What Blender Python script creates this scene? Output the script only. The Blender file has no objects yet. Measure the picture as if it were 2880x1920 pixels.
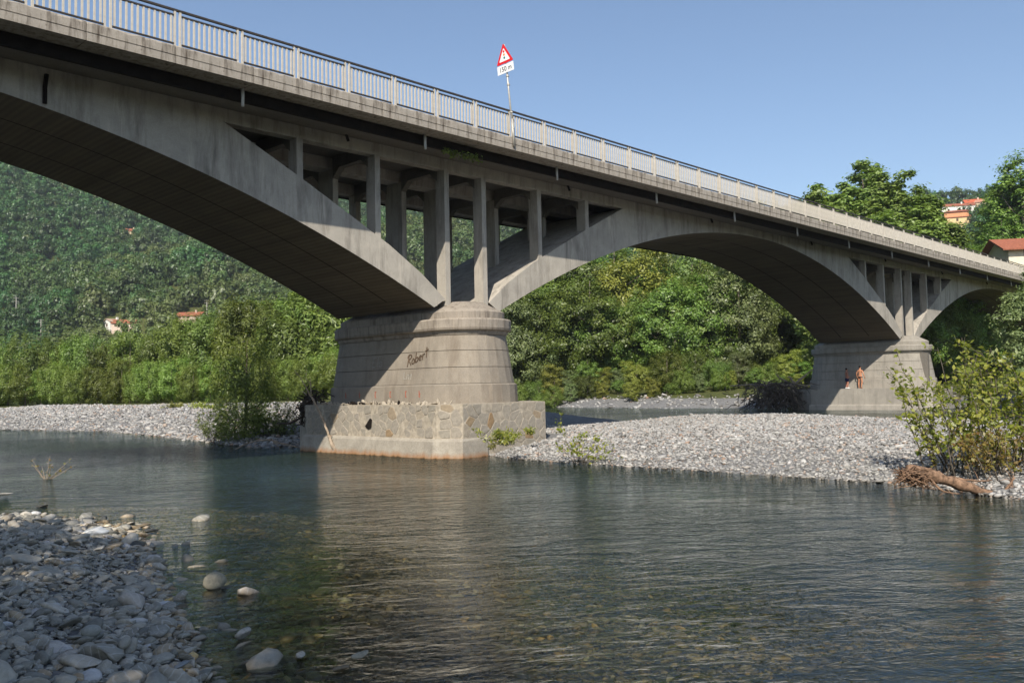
import bpy, bmesh, math, random
import numpy as np
from mathutils import Vector, Matrix

# ------------------------------------------------------------------ camera, sky, sun, exposure
SC = bpy.context.scene
COL = SC.collection
F_PX, YAW, PITCH, ROLL, EYE = 2490.0, math.radians(44.2), math.radians(3.1), math.radians(1.2), 2.45
_f = Vector((math.cos(YAW)*math.cos(PITCH), math.sin(YAW)*math.cos(PITCH), math.sin(PITCH)))
_r0 = Vector((math.sin(YAW), -math.cos(YAW), 0)); _u0 = _r0.cross(_f)
_R = _r0*math.cos(ROLL) - _u0*math.sin(ROLL); _U = _r0*math.sin(ROLL) + _u0*math.cos(ROLL)
cam_d = bpy.data.cameras.new('camera'); cam = bpy.data.objects.new('camera', cam_d); COL.objects.link(cam)
cam_d.sensor_width = 36; cam_d.lens = F_PX/2880*36; cam_d.clip_start = .1; cam_d.clip_end = 6000
cam.matrix_world = Matrix(((_R.x,_U.x,-_f.x,0),(_R.y,_U.y,-_f.y,0),(_R.z,_U.z,-_f.z,EYE),(0,0,0,1)))
SC.camera = cam

SUN_TRAVEL = Vector((1.43, 1.0, -1.5)).normalized()
world = bpy.data.worlds.new('World'); SC.world = world; world.use_nodes = True
_nt = world.node_tree; _bg = _nt.nodes['Background']
_sky = _nt.nodes.new('ShaderNodeTexSky'); _sky.sky_type = 'NISHITA'; _sky.sun_disc = False
_sky.sun_elevation = math.asin(-SUN_TRAVEL.z)
_sky.sun_rotation = math.atan2(-SUN_TRAVEL.x, -SUN_TRAVEL.y) % (2*math.pi)
_sky.air_density = 1.0; _sky.dust_density = 0.7; _sky.ozone_density = 2.2; _sky.altitude = 100
_nt.links.new(_sky.outputs[0], _bg.inputs[0]); _bg.inputs[1].default_value = 0.096
sun_d = bpy.data.lights.new('sun', 'SUN'); sun_d.energy = 4.0; sun_d.angle = math.radians(.53); sun_d.color = (1, .93, .82)
sun = bpy.data.objects.new('sun', sun_d); COL.objects.link(sun); sun.location = (-60, -40, 80)
sun.rotation_euler = SUN_TRAVEL.to_track_quat('-Z', 'Y').to_euler()
SC.view_settings.view_transform = 'Standard'; SC.view_settings.look = 'None'
SC.view_settings.exposure = 0.68; SC.view_settings.gamma = 1.0; SC.view_settings.use_curve_mapping = False
SC.render.engine = 'CYCLES'
SC.cycles.use_denoising = True
SC.cycles.use_adaptive_sampling = True; SC.cycles.adaptive_threshold = .02
SC.cycles.max_bounces = 6; SC.cycles.transparent_max_bounces = 8; SC.cycles.diffuse_bounces = 3
SC.cycles.glossy_bounces = 2; SC.cycles.transmission_bounces = 2; SC.cycles.caustics_reflective = False

# ------------------------------------------------------------------ helpers
RNG = np.random.default_rng(7)
def smooth01(a, b, x):
    t = np.clip((np.asarray(x, float)-a)/(b-a), 0, 1); return t*t*(3-2*t)

def cam_point(u, v, z=None, X=None, Y=None):
    """point of the place seen at photograph pixel (u, v), on a plane of the place"""
    d = _f*F_PX + _R*(u-1440) + _U*(960-v)
    if z is not None: k = (z-EYE)/d.z
    elif X is not None: k = X/d.x
    else: k = Y/d.y
    return Vector((0,0,EYE)) + d*k

def mesh_np(name, V, F, mat=None, smooth=False, attrs=None):
    V = np.asarray(V, np.float32); F = np.asarray(F, np.int32); k = F.shape[1]
    me = bpy.data.meshes.new(name)
    me.vertices.add(len(V)); me.vertices.foreach_set('co', V.ravel())
    me.loops.add(F.size); me.loops.foreach_set('vertex_index', F.ravel())
    me.polygons.add(len(F)); me.polygons.foreach_set('loop_start', np.arange(0, F.size, k, dtype=np.int32))
    if smooth: me.polygons.foreach_set('use_smooth', np.ones(len(F), bool))
    if attrs:
        for an, av in attrs.items():
            a = me.attributes.new(an, 'FLOAT', 'POINT'); a.data.foreach_set('value', np.asarray(av, np.float32))
    me.update(calc_edges=True)
    if mat: me.materials.append(mat)
    return me

def mesh_py(name, V, F, mat=None, smooth=False):
    me = bpy.data.meshes.new(name); me.from_pydata([tuple(v) for v in V], [], [tuple(f) for f in F]); me.update()
    if smooth:
        for p in me.polygons: p.use_smooth = True
    if mat: me.materials.append(mat)
    return me

class MB:
    """collects verts and faces for one mesh"""
    def __init__(s): s.V = []; s.F = []
    def add(s, V, F):
        o = len(s.V); s.V += [tuple(v) for v in V]; s.F += [tuple(i+o for i in f) for f in F]; return s
    def box(s, x0, x1, y0, y1, z0, z1):
        V = [(x0,y0,z0),(x1,y0,z0),(x1,y1,z0),(x0,y1,z0),(x0,y0,z1),(x1,y0,z1),(x1,y1,z1),(x0,y1,z1)]
        return s.add(V, [(0,3,2,1),(4,5,6,7),(0,1,5,4),(1,2,6,5),(2,3,7,6),(3,0,4,7)])
    def extrude_x(s, prof, x0, x1):       # prof: list of (y,z), counter-clockwise seen from +X
        n = len(prof); V = [(x0,y,z) for y,z in prof]+[(x1,y,z) for y,z in prof]
        F = [tuple(reversed(range(n))), tuple(range(n, 2*n))]+[(i,(i+1)%n,(i+1)%n+n,i+n) for i in range(n)]
        return s.add(V, F)
    def extrude_z(s, poly, z0, z1, poly1=None):
        n = len(poly); poly1 = poly1 or poly
        V = [(x,y,z0) for x,y in poly]+[(x,y,z1) for x,y in poly1]
        F = [tuple(reversed(range(n))), tuple(range(n, 2*n))]+[(i,(i+1)%n,(i+1)%n+n,i+n) for i in range(n)]
        return s.add(V, F)
    def tube(s, pts, rad, n=6, cap=True):
        pts = [Vector(p) for p in pts]; m = len(pts)
        if not hasattr(rad, '__len__'): rad = [rad]*m
        o = len(s.V); ref = Vector((0,0,1))
        d0 = (pts[-1]-pts[0])
        if d0.length > 0 and abs(d0.normalized().z) > .8: ref = Vector((1,.1,0))
        for i, p in enumerate(pts):
            d = (pts[min(i+1,m-1)]-pts[max(i-1,0)]).normalized()
            a = d.cross(ref)
            if a.length < 1e-4: a = d.cross(Vector((.3,1,.2)))
            a.normalize(); b = d.cross(a)
            for k in range(n):
                t = 2*math.pi*k/n; s.V.append(tuple(p+(a*math.cos(t)+b*math.sin(t))*rad[i]))
        for i in range(m-1):
            for k in range(n):
                s.F.append((o+i*n+k, o+i*n+(k+1)%n, o+(i+1)*n+(k+1)%n, o+(i+1)*n+k))
        if cap:
            s.F.append(tuple(o+k for k in reversed(range(n)))); s.F.append(tuple(o+(m-1)*n+k for k in range(n)))
        return s
    def mesh(s, name, mat=None, smooth=False): return mesh_py(name, s.V, s.F, mat, smooth)

def link(name, data, parent=None, loc=(0,0,0), rot=None, scale=None):
    o = bpy.data.objects.new(name, data); COL.objects.link(o); o.location = loc
    if rot is not None: o.rotation_euler = rot
    if scale is not None: o.scale = scale
    if parent is not None: o.parent = parent
    return o
def tag(o, label=None, cat=None, group=None, kind=None):
    if label: o['label'] = label
    if cat: o['category'] = cat
    if group: o['group'] = group
    if kind: o['kind'] = kind
    return o
def thing(name, label, cat, loc=(0,0,0), group=None, rotz=0):
    o = link(name, None, None, loc, (0,0,rotz)); o.empty_display_size = .5
    return tag(o, label, cat, group)
def copy_tree(o, parent=None):
    c = o.copy(); COL.objects.link(c)
    if parent is not None: c.parent = parent
    for ch in list(o.children): copy_tree(ch, c)
    return c

# ------------------------------------------------------------------ materials
class NT:
    def __init__(s, name):
        s.m = bpy.data.materials.new(name); s.m.use_nodes = True; s.t = s.m.node_tree
        s.b = s.t.nodes['Principled BSDF']; s.out = s.t.nodes['Material Output']
    def n(s, typ, **kw):
        nd = s.t.nodes.new('ShaderNode'+typ)
        for k, v in kw.items():
            if k.startswith('i_'):
                key = k[2:]; key = int(key) if key.isdigit() else key.replace('_', ' ')
                nd.inputs[key].default_value = v
            else: setattr(nd, k, v)
        return nd
    def l(s, a, b): s.t.links.new(a, b)
    def coord(s, which='Object'): return s.n('TexCoord').outputs[which]
    def mapping(s, vec, scale=(1,1,1), loc=(0,0,0), rot=(0,0,0)):
        m = s.n('Mapping'); m.inputs['Scale'].default_value = scale; m.inputs['Location'].default_value = loc
        m.inputs['Rotation'].default_value = rot; s.l(vec, m.inputs['Vector']); return m.outputs[0]
    def noise(s, vec, scale, detail=4, rough=.6, dist=0):
        n = s.n('TexNoise'); n.inputs['Scale'].default_value = scale; n.inputs['Detail'].default_value = detail
        n.inputs['Roughness'].default_value = rough; n.inputs['Distortion'].default_value = dist
        s.l(vec, n.inputs['Vector']); return n.outputs['Fac']
    def ramp(s, fac, stops):
        r = s.n('ValToRGB'); e = r.color_ramp.elements
        while len(e) < len(stops): e.new(.5)
        for i, (p, c) in enumerate(stops):
            e[i].position = p; e[i].color = (c if hasattr(c, '__len__') else (c,c,c))[:3]+(1,) if hasattr(c,'__len__') else (c,c,c,1)
        s.l(fac, r.inputs[0]); return r.outputs[0]
    def mix(s, fac, a, b, blend='MIX'):
        m = s.n('MixRGB', blend_type=blend)
        for k, v in ((0,fac),(1,a),(2,b)):
            if isinstance(v, (int,float)): m.inputs[k].default_value = v
            elif isinstance(v, tuple): m.inputs[k].default_value = v+(1,) if len(v) == 3 else v
            else: s.l(v, m.inputs[k])
        return m.outputs[0]
    def math(s, op, a, b=None):
        m = s.n('Math', operation=op)
        for k, v in ((0,a),(1,b)):
            if v is None: continue
            if isinstance(v, (int,float)): m.inputs[k].default_value = v
            else: s.l(v, m.inputs[k])
        return m.outputs[0]
    def bump(s, h, strength=.3, dist=.02, normal=None):
        b = s.n('Bump'); b.inputs['Strength'].default_value = strength; b.inputs['Distance'].default_value = dist
        s.l(h, b.inputs['Height'])
        if normal is not None: s.l(normal, b.inputs['Normal'])
        return b.outputs[0]
    def done(s, col, rough=.85, normal=None, spec=.25, metal=0):
        if isinstance(col, tuple): s.b.inputs['Base Color'].default_value = col+(1,)
        else: s.l(col, s.b.inputs['Base Color'])
        if isinstance(rough, (int,float)): s.b.inputs['Roughness'].default_value = rough
        else: s.l(rough, s.b.inputs['Roughness'])
        s.b.inputs['Specular IOR Level'].default_value = spec; s.b.inputs['Metallic'].default_value = metal
        if normal is not None: s.l(normal, s.b.inputs['Normal'])
        return s.m

def plain(name, col, rough=.7, var=.25, scale=6, spec=.25, metal=0):
    t = NT(name); c = t.coord()
    n = t.noise(c, scale, 5, .65)
    lo = tuple(v*(1-var) for v in col); hi = tuple(min(1,v*(1+var)) for v in col)
    return t.done(t.ramp(n, [(.3, lo), (.7, hi)]), rough, t.bump(n, .2, .01), spec, metal)

def concrete(name, base, streak=.35, board=0.0, dirt=(.10,.09,.075), grain=1.0, warm=0.0, board_axis='x', pit=.0, ss=2.6, sz=.16):
    t = NT(name); c = t.coord()
    big = t.noise(c, .35, 5, .6, .4); mid = t.noise(c, 2.2, 6, .65, .3); fine = t.noise(c, 28, 4, .7)
    lo = tuple(v*.60 for v in base); hi = tuple(min(1, v*1.22) for v in base)
    col = t.ramp(big, [(.28, lo), (.72, hi)])
    col = t.mix(.45, col, t.ramp(mid, [(.25, tuple(v*.62 for v in base)), (.75, tuple(v*1.25 for v in base))]))
    col = t.mix(.16*grain, col, t.ramp(fine, [(.3, .08), (.7, .6)]))
    st = t.noise(t.mapping(c, (ss, ss, sz)), 1.0, 6, .7, .25)
    stm = t.ramp(st, [(.48, 0.0), (.70, 1.0)])
    col = t.mix(t.math('MULTIPLY', stm, streak), col, dirt)
    st2 = t.noise(t.mapping(c, (ss*1.2, ss*1.2, sz*.75), (5,3,1)), 1.0, 5, .7)
    col = t.mix(t.math('MULTIPLY', t.ramp(st2, [(.60, 0.0), (.72, 1.0)]), streak*.6), col, tuple(min(1, v*1.55) for v in base))
    h = t.math('ADD', t.math('MULTIPLY', mid, .6), t.math('MULTIPLY', fine, .25))
    if board > 0:
        w = t.n('TexWave', wave_type='BANDS', bands_direction='X' if board_axis == 'x' else 'Z')
        w.inputs['Scale'].default_value = 1.6; w.inputs['Distortion'].default_value = .6; w.inputs['Detail'].default_value = 2
        w.inputs['Detail Scale'].default_value = .6; t.l(t.mapping(c, (1,.06,1)), w.inputs['Vector'])
        bn = t.noise(t.mapping(c, (3.2,.12,3.2)), 1.0, 3, .6)
        bb = t.math('ADD', t.math('MULTIPLY', w.outputs['Fac'], .16), t.math('ADD', t.math('MULTIPLY', bn, .7), t.math('MULTIPLY', big, .35)))
        col = t.mix(board, col, t.ramp(bb, [(.35, tuple(v*.35 for v in base)), (.85, tuple(v*1.15 for v in base))]))
        h = t.math('ADD', h, t.math('MULTIPLY', w.outputs['Fac'], .4))
    if pit > 0:
        v = t.n('TexVoronoi'); v.inputs['Scale'].default_value = 7; t.l(c, v.inputs['Vector'])
        pm = t.ramp(v.outputs['Distance'], [(.10, 1.0), (.2, 0.0)])
        pm = t.math('MULTIPLY', pm, t.ramp(t.noise(c, 1.1, 3), [(.5, 0.0), (.62, 1.0)]))
        col = t.mix(t.math('MULTIPLY', pm, pit), col, dirt)
    return t.done(col, .9, t.bump(h, .35, .03), .2)

M = {}
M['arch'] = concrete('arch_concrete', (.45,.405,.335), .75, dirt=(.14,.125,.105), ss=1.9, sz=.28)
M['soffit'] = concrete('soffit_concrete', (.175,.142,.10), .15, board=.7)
M['kerb'] = concrete('kerb_concrete', (.42,.365,.295), .92, dirt=(.085,.065,.048), pit=.6, ss=5.5, sz=.9)
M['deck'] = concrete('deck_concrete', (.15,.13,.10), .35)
M['pier'] = concrete('pier_concrete', (.275,.230,.172), .5, dirt=(.12,.088,.06), ss=2.0, sz=.22)
M['pier_cap'] = concrete('pier_cap_concrete', (.32,.27,.21), .7, dirt=(.105,.08,.06), ss=4.5, sz=.5)
M['pier_far'] = concrete('far_pier_concrete', (.34,.305,.25), .4)
M['mortar'] = plain('lime_mortar', (.37,.32,.25), .95, .35, 5)

def ledge_mat():
    t = NT('ledge_concrete'); c = t.coord()
    n = t.noise(c, 1.6, 6, .7, .3); f = t.noise(c, 22, 4, .7)
    col = t.ramp(n, [(.3, (.22,.185,.135)), (.7, (.42,.37,.285))])
    col = t.mix(.2, col, t.ramp(f, [(.3,.1),(.7,.6)]))
    sep = t.n('SeparateXYZ'); t.l(c, sep.inputs[0])
    zz = t.math('ADD', sep.outputs[2], t.math('MULTIPLY', t.math('SUBTRACT', t.noise(t.mapping(c,(1,1,.2)), 3, 4), .5), .35))
    band = t.ramp(t.math('ADD', t.math('MULTIPLY', zz, 2.0), .5), [(.46, 1.0), (.95, 0.0)])
    col = t.mix(t.math('MULTIPLY', band, .85), col, (.30,.12,.025))
    wet = t.ramp(t.math('ADD', t.math('MULTIPLY', zz, 5.0), .5), [(.35, 1.0), (.60, 0.0)])
    col = t.mix(t.math('MULTIPLY', wet, .85), col, (.05,.035,.02))
    return t.done(col, .85, t.bump(n, .5, .04), .3)
M['ledge'] = ledge_mat()

def stone_block_mat():
    t = NT('rubble_stone'); o = t.n('ObjectInfo'); c = t.coord()
    col = t.ramp(o.outputs['Random'], [(0,(.30,.27,.22)),(.3,(.35,.31,.25)),(.6,(.32,.285,.235)),(.9,(.37,.32,.25)),(.96,(.31,.235,.15)),(1,(.28,.17,.08))])
    n = t.noise(c, 7, 6, .7)
    col = t.mix(.5, col, t.mix(1, col, t.ramp(n, [(.3,.35),(.7,1.25)]), 'MULTIPLY'))
    return t.done(col, .9, t.bump(n, .6, .03), .2)
M['stone_block'] = stone_block_mat()

M['rail_paint'] = plain('cream_rail_paint', (.55,.50,.42), .5, .14, 5, .4)
M['rail_dark'] = plain('dark_rail_tone', (.055,.047,.040), .55, .3, 7, .3)  # rails toned much darker than posts and balusters
M['rust_and_shade'] = plain('rusty_steel_and_shade', (.013,.010,.008), .85, .5, 4, .15)  # near-black steel; also colours in the shade of void and crumb gaps
M['pvc'] = plain('grey_plastic_pipe', (.50,.49,.46), .5, .12, 5, .4)
M['zinc'] = plain('galvanised_pole', (.47,.44,.38), .45, .2, 9, .4, .3)
M['white'] = plain('white_sign_paint', (.82,.82,.80), .4, .04, 9, .4)
M['red'] = plain('red_sign_paint', (.68,.015,.015), .4, .06, 9, .4)
M['amber'] = plain('amber_sign_paint', (.80,.22,.01), .4, .06, 9, .4)
M['green'] = plain('green_sign_paint', (.01,.12,.09), .4, .06, 9, .4)
M['black'] = plain('black_paint', (.02,.02,.02), .6, .2, 9, .3)
M['graffiti_dark'] = plain('brown_scrawl_paint', (.11,.075,.05), .9, .6, 14)
M['graffiti_light'] = plain('chalky_scrawl_paint', (.33,.31,.27), .9, .3, 20)
M['graffiti_red'] = plain('red_mark_paint', (.45,.11,.06), .9, .3, 20)

# ------------------------------------------------------------------ the ground as a height field
YL = np.array([-60,-5,4,7.34,8.84,9.98,11.6,12.85,14.6,16.6,18,19.8,21,24,30,45,80,200])
XL = np.array([-3,0.8,2.6,3.63,4.2,4.6,5.2,5.7,6.2,6.45,6.65,6.4,5.9,3.5,-3,-14,-22,-30])
YR = np.array([-60,-20,-6,0,5,7.5,8.45,12,16.8,19,22,24.2,27,33,37.5,40,46,55.6,66.7,74,82,110,200])
XR = np.array([10,13,16,18,19.9,21.2,21.6,21.9,22.1,22.2,22.5,23.2,24.0,23.2,21.4,21.6,22.8,24.4,25.9,24.8,23.2,20,15])
Y2 = np.array([-60,0,14,23,31,50,70,100,200]); X2L = np.array([30,37,42.5,46.5,44,54,64,76,110]); X2R = np.array([70,74,76.5,77.5,76.5,75,79,92,126])
_bn = np.random.default_rng(3); _ph = _bn.uniform(0, 6.28, (24, 2)); _fr = _bn.normal(0, 1, (24, 2))
def wob(x, y, s):
    z = np.zeros_like(x)
    for i in range(8): z += np.sin((x*_fr[i,0]+y*_fr[i,1])*s+_ph[i,0])
    return z/8
def hill(x, y):
    r = np.hypot(x, y); az = np.degrees(np.arctan2(y, x))
    H = np.interp(az, [-180,-60,0,12,20,27,34,42,50,58,66,74,82,110,180], [60,60,92,104,104,108,126,150,182,205,220,245,245,140,60])
    r0 = np.interp(az, [-180,0,12,30,42,55,90,180], [400,230,210,230,270,330,380,400])
    r1 = np.interp(az, [-180,0,12,30,42,55,90,180], [1100,640,600,640,760,860,900,1100])
    t = np.clip((r-r0)/(r1-r0), 0, 1); s = t*t*(3-2*t)*.55+t*.45
    z = H*s*(1+.10*wob(x, y, .011)+.06*wob(y, x, .027))
    # low spur in front of the left hill
    d = np.hypot((x-240)/150, (y-370)/90); z += 40*np.exp(-d*d*1.4)
    return z
def ground_z(x, y):
    x = np.asarray(x, float); y = np.asarray(y, float)
    xl = np.interp(y, YL, XL); xr = np.interp(y, YR, XR); x2l = np.interp(y, Y2, X2L); x2r = np.interp(y, Y2, X2R)
    n1 = wob(x, y, .9)*.05+wob(y, x, .33)*.08
    # channel one bed
    dl = x-xl; dr = xr-x
    bed = -np.minimum(np.minimum(.085, .3*np.clip(dl,0,None))*(1-smooth01(12,17,y))+(.075-.042*(1-smooth01(7,15,y)))*np.clip(dl,0,None)**.9, .28*np.clip(dr,0,None)**.8); bed = bed-np.minimum(.13*np.clip(dl-3.6-1.5*(y<9),0,None), .24*np.clip(dr,0,None)); bed = np.maximum(bed, -1.25)
    # camera bank
    bank = np.minimum(.085*np.clip(-dl,0,None), 1.0)+.012
    # gravel bar / far left bank
    s = np.clip(x-xr, 0, None)
    near = 1.02*smooth01(-1.5, 15, s)-.045+.12*smooth01(15,30,s); near = near-near*.0
    near = np.where(s > 0, 0.90*(1-np.exp(-s/5.0)), 0)
    near *= (1-.62*smooth01(25.5,31,y))
    far = 1.85*(1-np.exp(-s/6.5))
    k = smooth01(34, 50, y); bar = near*(1-k)+far*k
    # second channel
    c2 = np.maximum(x2l-x, x-x2r)
    ch2 = .26+np.clip(c2*.16, -.6, 4)
    right = .26+1.7*(1-np.exp(-np.clip(x-x2r,0,None)/5))+.012*np.clip(x-x2r,0,60)+9.5*smooth01(108,128,x)*(1-smooth01(45,75,y))
    z = np.where(dl < 0, bank, np.where(dr > 0, bed, np.minimum(bar, np.where(x < .5*(x2l+x2r), ch2, 99))))
    z = np.where(x > x2r, right, np.where((x > .5*(x2l+x2r)), np.minimum(ch2, 1.), z))
    z = np.where(y > 120, z*1.0, z)
    amp = np.where(z > .15, 1.0, .35)
    z = z+n1*amp*np.clip(np.abs(z)*4, 0, 1)
    return z+hill(x, y)
def water_z(x, y): return .26*smooth01(29, 40, np.asarray(x, float))

def axis(c0, c1, step, far):
    core = list(np.arange(c0, c1+1e-6, step)); a = []; v = c1; d = step
    while v < far: d *= 1.10; v += min(d, 22); a.append(v)
    b = []; v = c0; d = step
    while v > -far: d *= 1.16; v -= min(d, 60); b.append(v)
    return np.array(b[::-1]+core+a)
ax, ay = axis(-6, 62, .45, 1700), axis(-8, 95, .45, 1700)
GX, GY = np.meshgrid(ax, ay, indexing='ij'); GZ = ground_z(GX, GY)
nx, ny = len(ax), len(ay); idx = np.arange(nx*ny).reshape(nx, ny)
GF = np.stack([idx[:-1,:-1], idx[1:,:-1], idx[1:,1:], idx[:-1,1:]], -1).reshape(-1, 4)
_xr = np.interp(GY, YR, XR); _x2r = np.interp(GY, Y2, X2R)
veg = np.clip(smooth01(11, 15, GX-_xr-2.0*wob(GX,GY,.5))*smooth01(40, 52, GY)*(GX < np.interp(GY,Y2,X2L))+smooth01(2.5,5,GX-_x2r)+smooth01(110,140,GY)*(GX>20)+(np.hypot(GX,GY)>190), 0, 1)

def ground_mat():
    t = NT('gravel_ground'); c = t.coord()
    v = t.n('TexVoronoi'); v.inputs['Scale'].default_value = 6.5; t.l(c, v.inputs['Vector'])
    v2 = t.n('TexVoronoi'); v2.inputs['Scale'].default_value = 14; t.l(c, v2.inputs['Vector'])
    g = t.ramp(t.n('SeparateColor').outputs[0] if False else v.outputs['Color'], [(0,.07),(.5,.15),(1,.30)])
    g2 = t.ramp(v2.outputs['Color'], [(0,.06),(.5,.14),(1,.28)])
    col = t.mix(.5, g, g2); col = t.mix(1, col, (1.0,.965,.91), 'MULTIPLY')
    col = t.mix(.25, col, t.ramp(t.noise(c, .5, 4), [(.3,.18),(.7,.36)]))
    sep = t.n('SeparateXYZ'); t.l(c, sep.inputs[0])
    uw = t.ramp(t.math('ADD', t.math('MULTIPLY', sep.outputs[2], 4.0), .5), [(.30,1.0),(.56,0.0)])
    col = t.mix(t.math('MULTIPLY', uw, .9), col, t.ramp(t.noise(c, 5, 5), [(.3,(.045,.036,.020)),(.7,(.12,.095,.055))]))
    a = t.n('Attribute', attribute_name='veg')
    gn = t.noise(c, 1.8, 5, .7)
    grass = t.ramp(gn, [(.3,(.035,.045,.014)),(.55,(.085,.095,.026)),(.75,(.15,.13,.05))])
    col = t.mix(t.ramp(a.outputs['Fac'], [(.35,0.0),(.65,1.0)]), col, grass)
    h = t.math('SUBTRACT', 1.0, v.outputs['Distance'])
    return t.done(col, .92, t.bump(h, .8, .06), .2)
gm = mesh_np('ground', np.stack([GX,GY,GZ],-1).reshape(-1,3), GF, ground_mat(), True, {'veg': veg.ravel()})
tag(link('ground', gm), kind='structure')

# ------------------------------------------------------------------ river
def water_mat():
    t = NT('river_water'); c = t.coord()
    t.t.nodes.remove(t.b)
    rif = t.n('Attribute', attribute_name='riffle').outputs['Fac']; dep = t.n('Attribute', attribute_name='depth').outputs['Fac']
    def rip(scale, loc, ang, f, det, rgh, dist):
        m = t.n('Mapping', vector_type='TEXTURE'); m.inputs['Scale'].default_value = (1/scale[0],1/scale[1],1); m.inputs['Location'].default_value = loc
        m.inputs['Rotation'].default_value = (0,0,math.radians(-45.8)+ang); t.l(c, m.inputs['Vector']); return t.noise(m.outputs[0], f, det, rgh, dist)
    w1 = rip((.75,1.6), (0,0,0), .1, 1.25, 3, .5, .7)
    w2 = rip((.95,1.6), (3,1,0), .35, 5.0, 3, .6, .9)
    w3 = rip((.9,1.5), (7,2,0), -.35, 10, 2, .5, .5)
    gust = t.ramp(t.noise(t.mapping(c, (1,1,1)), .16, 3), [(.32,.28),(.5,.7),(.7,1.15)])
    h = t.math('ADD', t.math('MULTIPLY', w1, 1.05), t.math('ADD', t.math('MULTIPLY', w2, .36), t.math('MULTIPLY', w3, .075)))
    h = t.math('MULTIPLY', h, t.math('ADD', t.math('MULTIPLY', gust, t.ramp(dep, [(.0,.30),(.22,.42),(.7,1.0)])), t.math('MULTIPLY', rif, 2.6)))
    nrm = t.bump(h, 1.0, .16)
    gl = t.n('BsdfGlossy'); gl.inputs['Roughness'].default_value = .04; gl.inputs['Color'].default_value = (.92,.97,1,1); t.l(nrm, gl.inputs['Normal'])
    tr = t.n('BsdfTransparent'); tr.inputs['Color'].default_value = (.80,.86,.78,1)
    df = t.n('BsdfDiffuse'); df.inputs['Color'].default_value = (.020,.031,.020,1)
    turb = t.math('SUBTRACT', 1.0, t.math('POWER', 2.718, t.math('MULTIPLY', dep, -1.15)))
    body = t.n('MixShader'); t.l(turb, body.inputs[0]); t.l(tr.outputs[0], body.inputs[1]); t.l(df.outputs[0], body.inputs[2])
    fr = t.n('Fresnel'); fr.inputs['IOR'].default_value = 1.333; t.l(nrm, fr.inputs['Normal'])
    mx = t.n('MixShader'); t.l(fr.outputs[0], mx.inputs[0]); t.l(body.outputs[0], mx.inputs[1]); t.l(gl.outputs[0], mx.inputs[2])
    t.l(mx.outputs[0], t.out.inputs['Surface']); return t.m
wx, wy = np.arange(-60, 141, .8), np.arange(-40, 191, .8)
WX, WY = np.meshgrid(wx, wy, indexing='ij'); WZ = water_z(WX, WY)
depth = np.clip(WZ-ground_z(WX, WY), 0, 3)
riff = np.exp(-(((WX-17.5)/3.2)**2+((WY-44)/13.)**2))+.45*np.exp(-(((WX-20)/1.5)**2+((WY-18)/5.)**2))
idx = np.arange(WX.size).reshape(WX.shape)
WF = np.stack([idx[:-1,:-1], idx[1:,:-1], idx[1:,1:], idx[:-1,1:]], -1).reshape(-1, 4)
wet = (depth.ravel()[WF] > 0).any(1) | ((WZ-ground_z(WX,WY)).ravel()[WF] > -.4).any(1)
wm = mesh_np('river', np.stack([WX,WY,WZ],-1).reshape(-1,3), WF[wet], water_mat(), True, {'depth': depth.ravel(), 'riffle': riff.ravel()})
tag(link('river', wm), kind='structure')

# ------------------------------------------------------------------ the bridge
P = [-23.25, 24.65, 72.55, 120.45]           # pier axes
YA, YB = 26.46, 33.0                          # near and far face of the arches
BASE = Vector((24.65, 29.73, 0))
bridge = thing('road_bridge', 'long grey concrete arch road bridge with cream railing crossing the river', 'bridge', BASE)
def part(name, data, loc=(0,0,0)): return link(name, data, bridge, Vector(loc)-BASE)

ZB, ZBT = 11.35, 11.8
def soffit_z(t): return 11.35-5.6*((23.95-t)/22.15)**2
EXT_T = [1.2,2.4,4.0,6.5,7.84,10.7]; EXT_Z = [6.1,7.03,8.02,9.30,9.98,11.35]
def extrados_z(t): return float(np.interp(t, EXT_T, EXT_Z))

def arch_mesh(c0, c1):
    half = [1.8]+[t for t in np.linspace(2.3, 23.95, 27)]+EXT_T[1:]
    half = sorted(set(round(float(t), 3) for t in half))
    cols = [(c0+t, t) for t in half]+[(c1-t, t) for t in reversed(half[:-1])]
    V = []; F = []; mi = []
    for x, t in cols:
        lo = min(soffit_z(t), ZB-.012); hi = extrados_z(t) if t < 10.7 else ZB-.002
        V += [(x,YA,lo),(x,YA,hi),(x,YB,hi),(x,YB,lo)]
    n = len(cols)
    for i in range(n-1):
        a, b = 4*i, 4*i+4
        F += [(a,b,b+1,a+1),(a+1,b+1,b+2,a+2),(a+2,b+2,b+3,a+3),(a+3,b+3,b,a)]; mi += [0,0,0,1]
    for i, xe in ((0,c0+1.22),(n-1,c1-1.22)):      # wedge down to the springing
        o = len(V); V += [(xe,YA,6.1),(xe,YB,6.1)]; q = 4*i
        fs = [(q,q+1,o),(q+1,q+2,o+1,o),(q+2,q+3,o+1),(q+3,q,o,o+1)]
        F += fs; mi += [0,0,0,1]
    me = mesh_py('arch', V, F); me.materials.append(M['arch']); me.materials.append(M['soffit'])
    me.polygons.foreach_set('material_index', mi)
    bm = bmesh.new(); bm.from_mesh(me); bmesh.ops.recalc_face_normals(bm, faces=bm.faces[:]); bm.to_mesh(me); bm.free()
    return me
for i in range(3):
    a = part('arch', arch_mesh(P[i], P[i+1]))
    # shallow construction joints along the soffit
    for yy in (28.6, 30.9):
        mb = MB(); ts = np.linspace(2.4, 45.4, 44); prev = None
        for t in ts:
            z = soffit_z(min(t, 47.9-t))-.006; mb.V += [(P[i]+t, yy-.03, z), (P[i]+t, yy+.03, z)]
        mb.F = [(2*k, 2*k+1, 2*k+3, 2*k+2) for k in range(len(ts)-1)]
        link('soffit_joint', mb.mesh('soffit_joint', M['black'] if False else M['rust_and_shade']), a)

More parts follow.
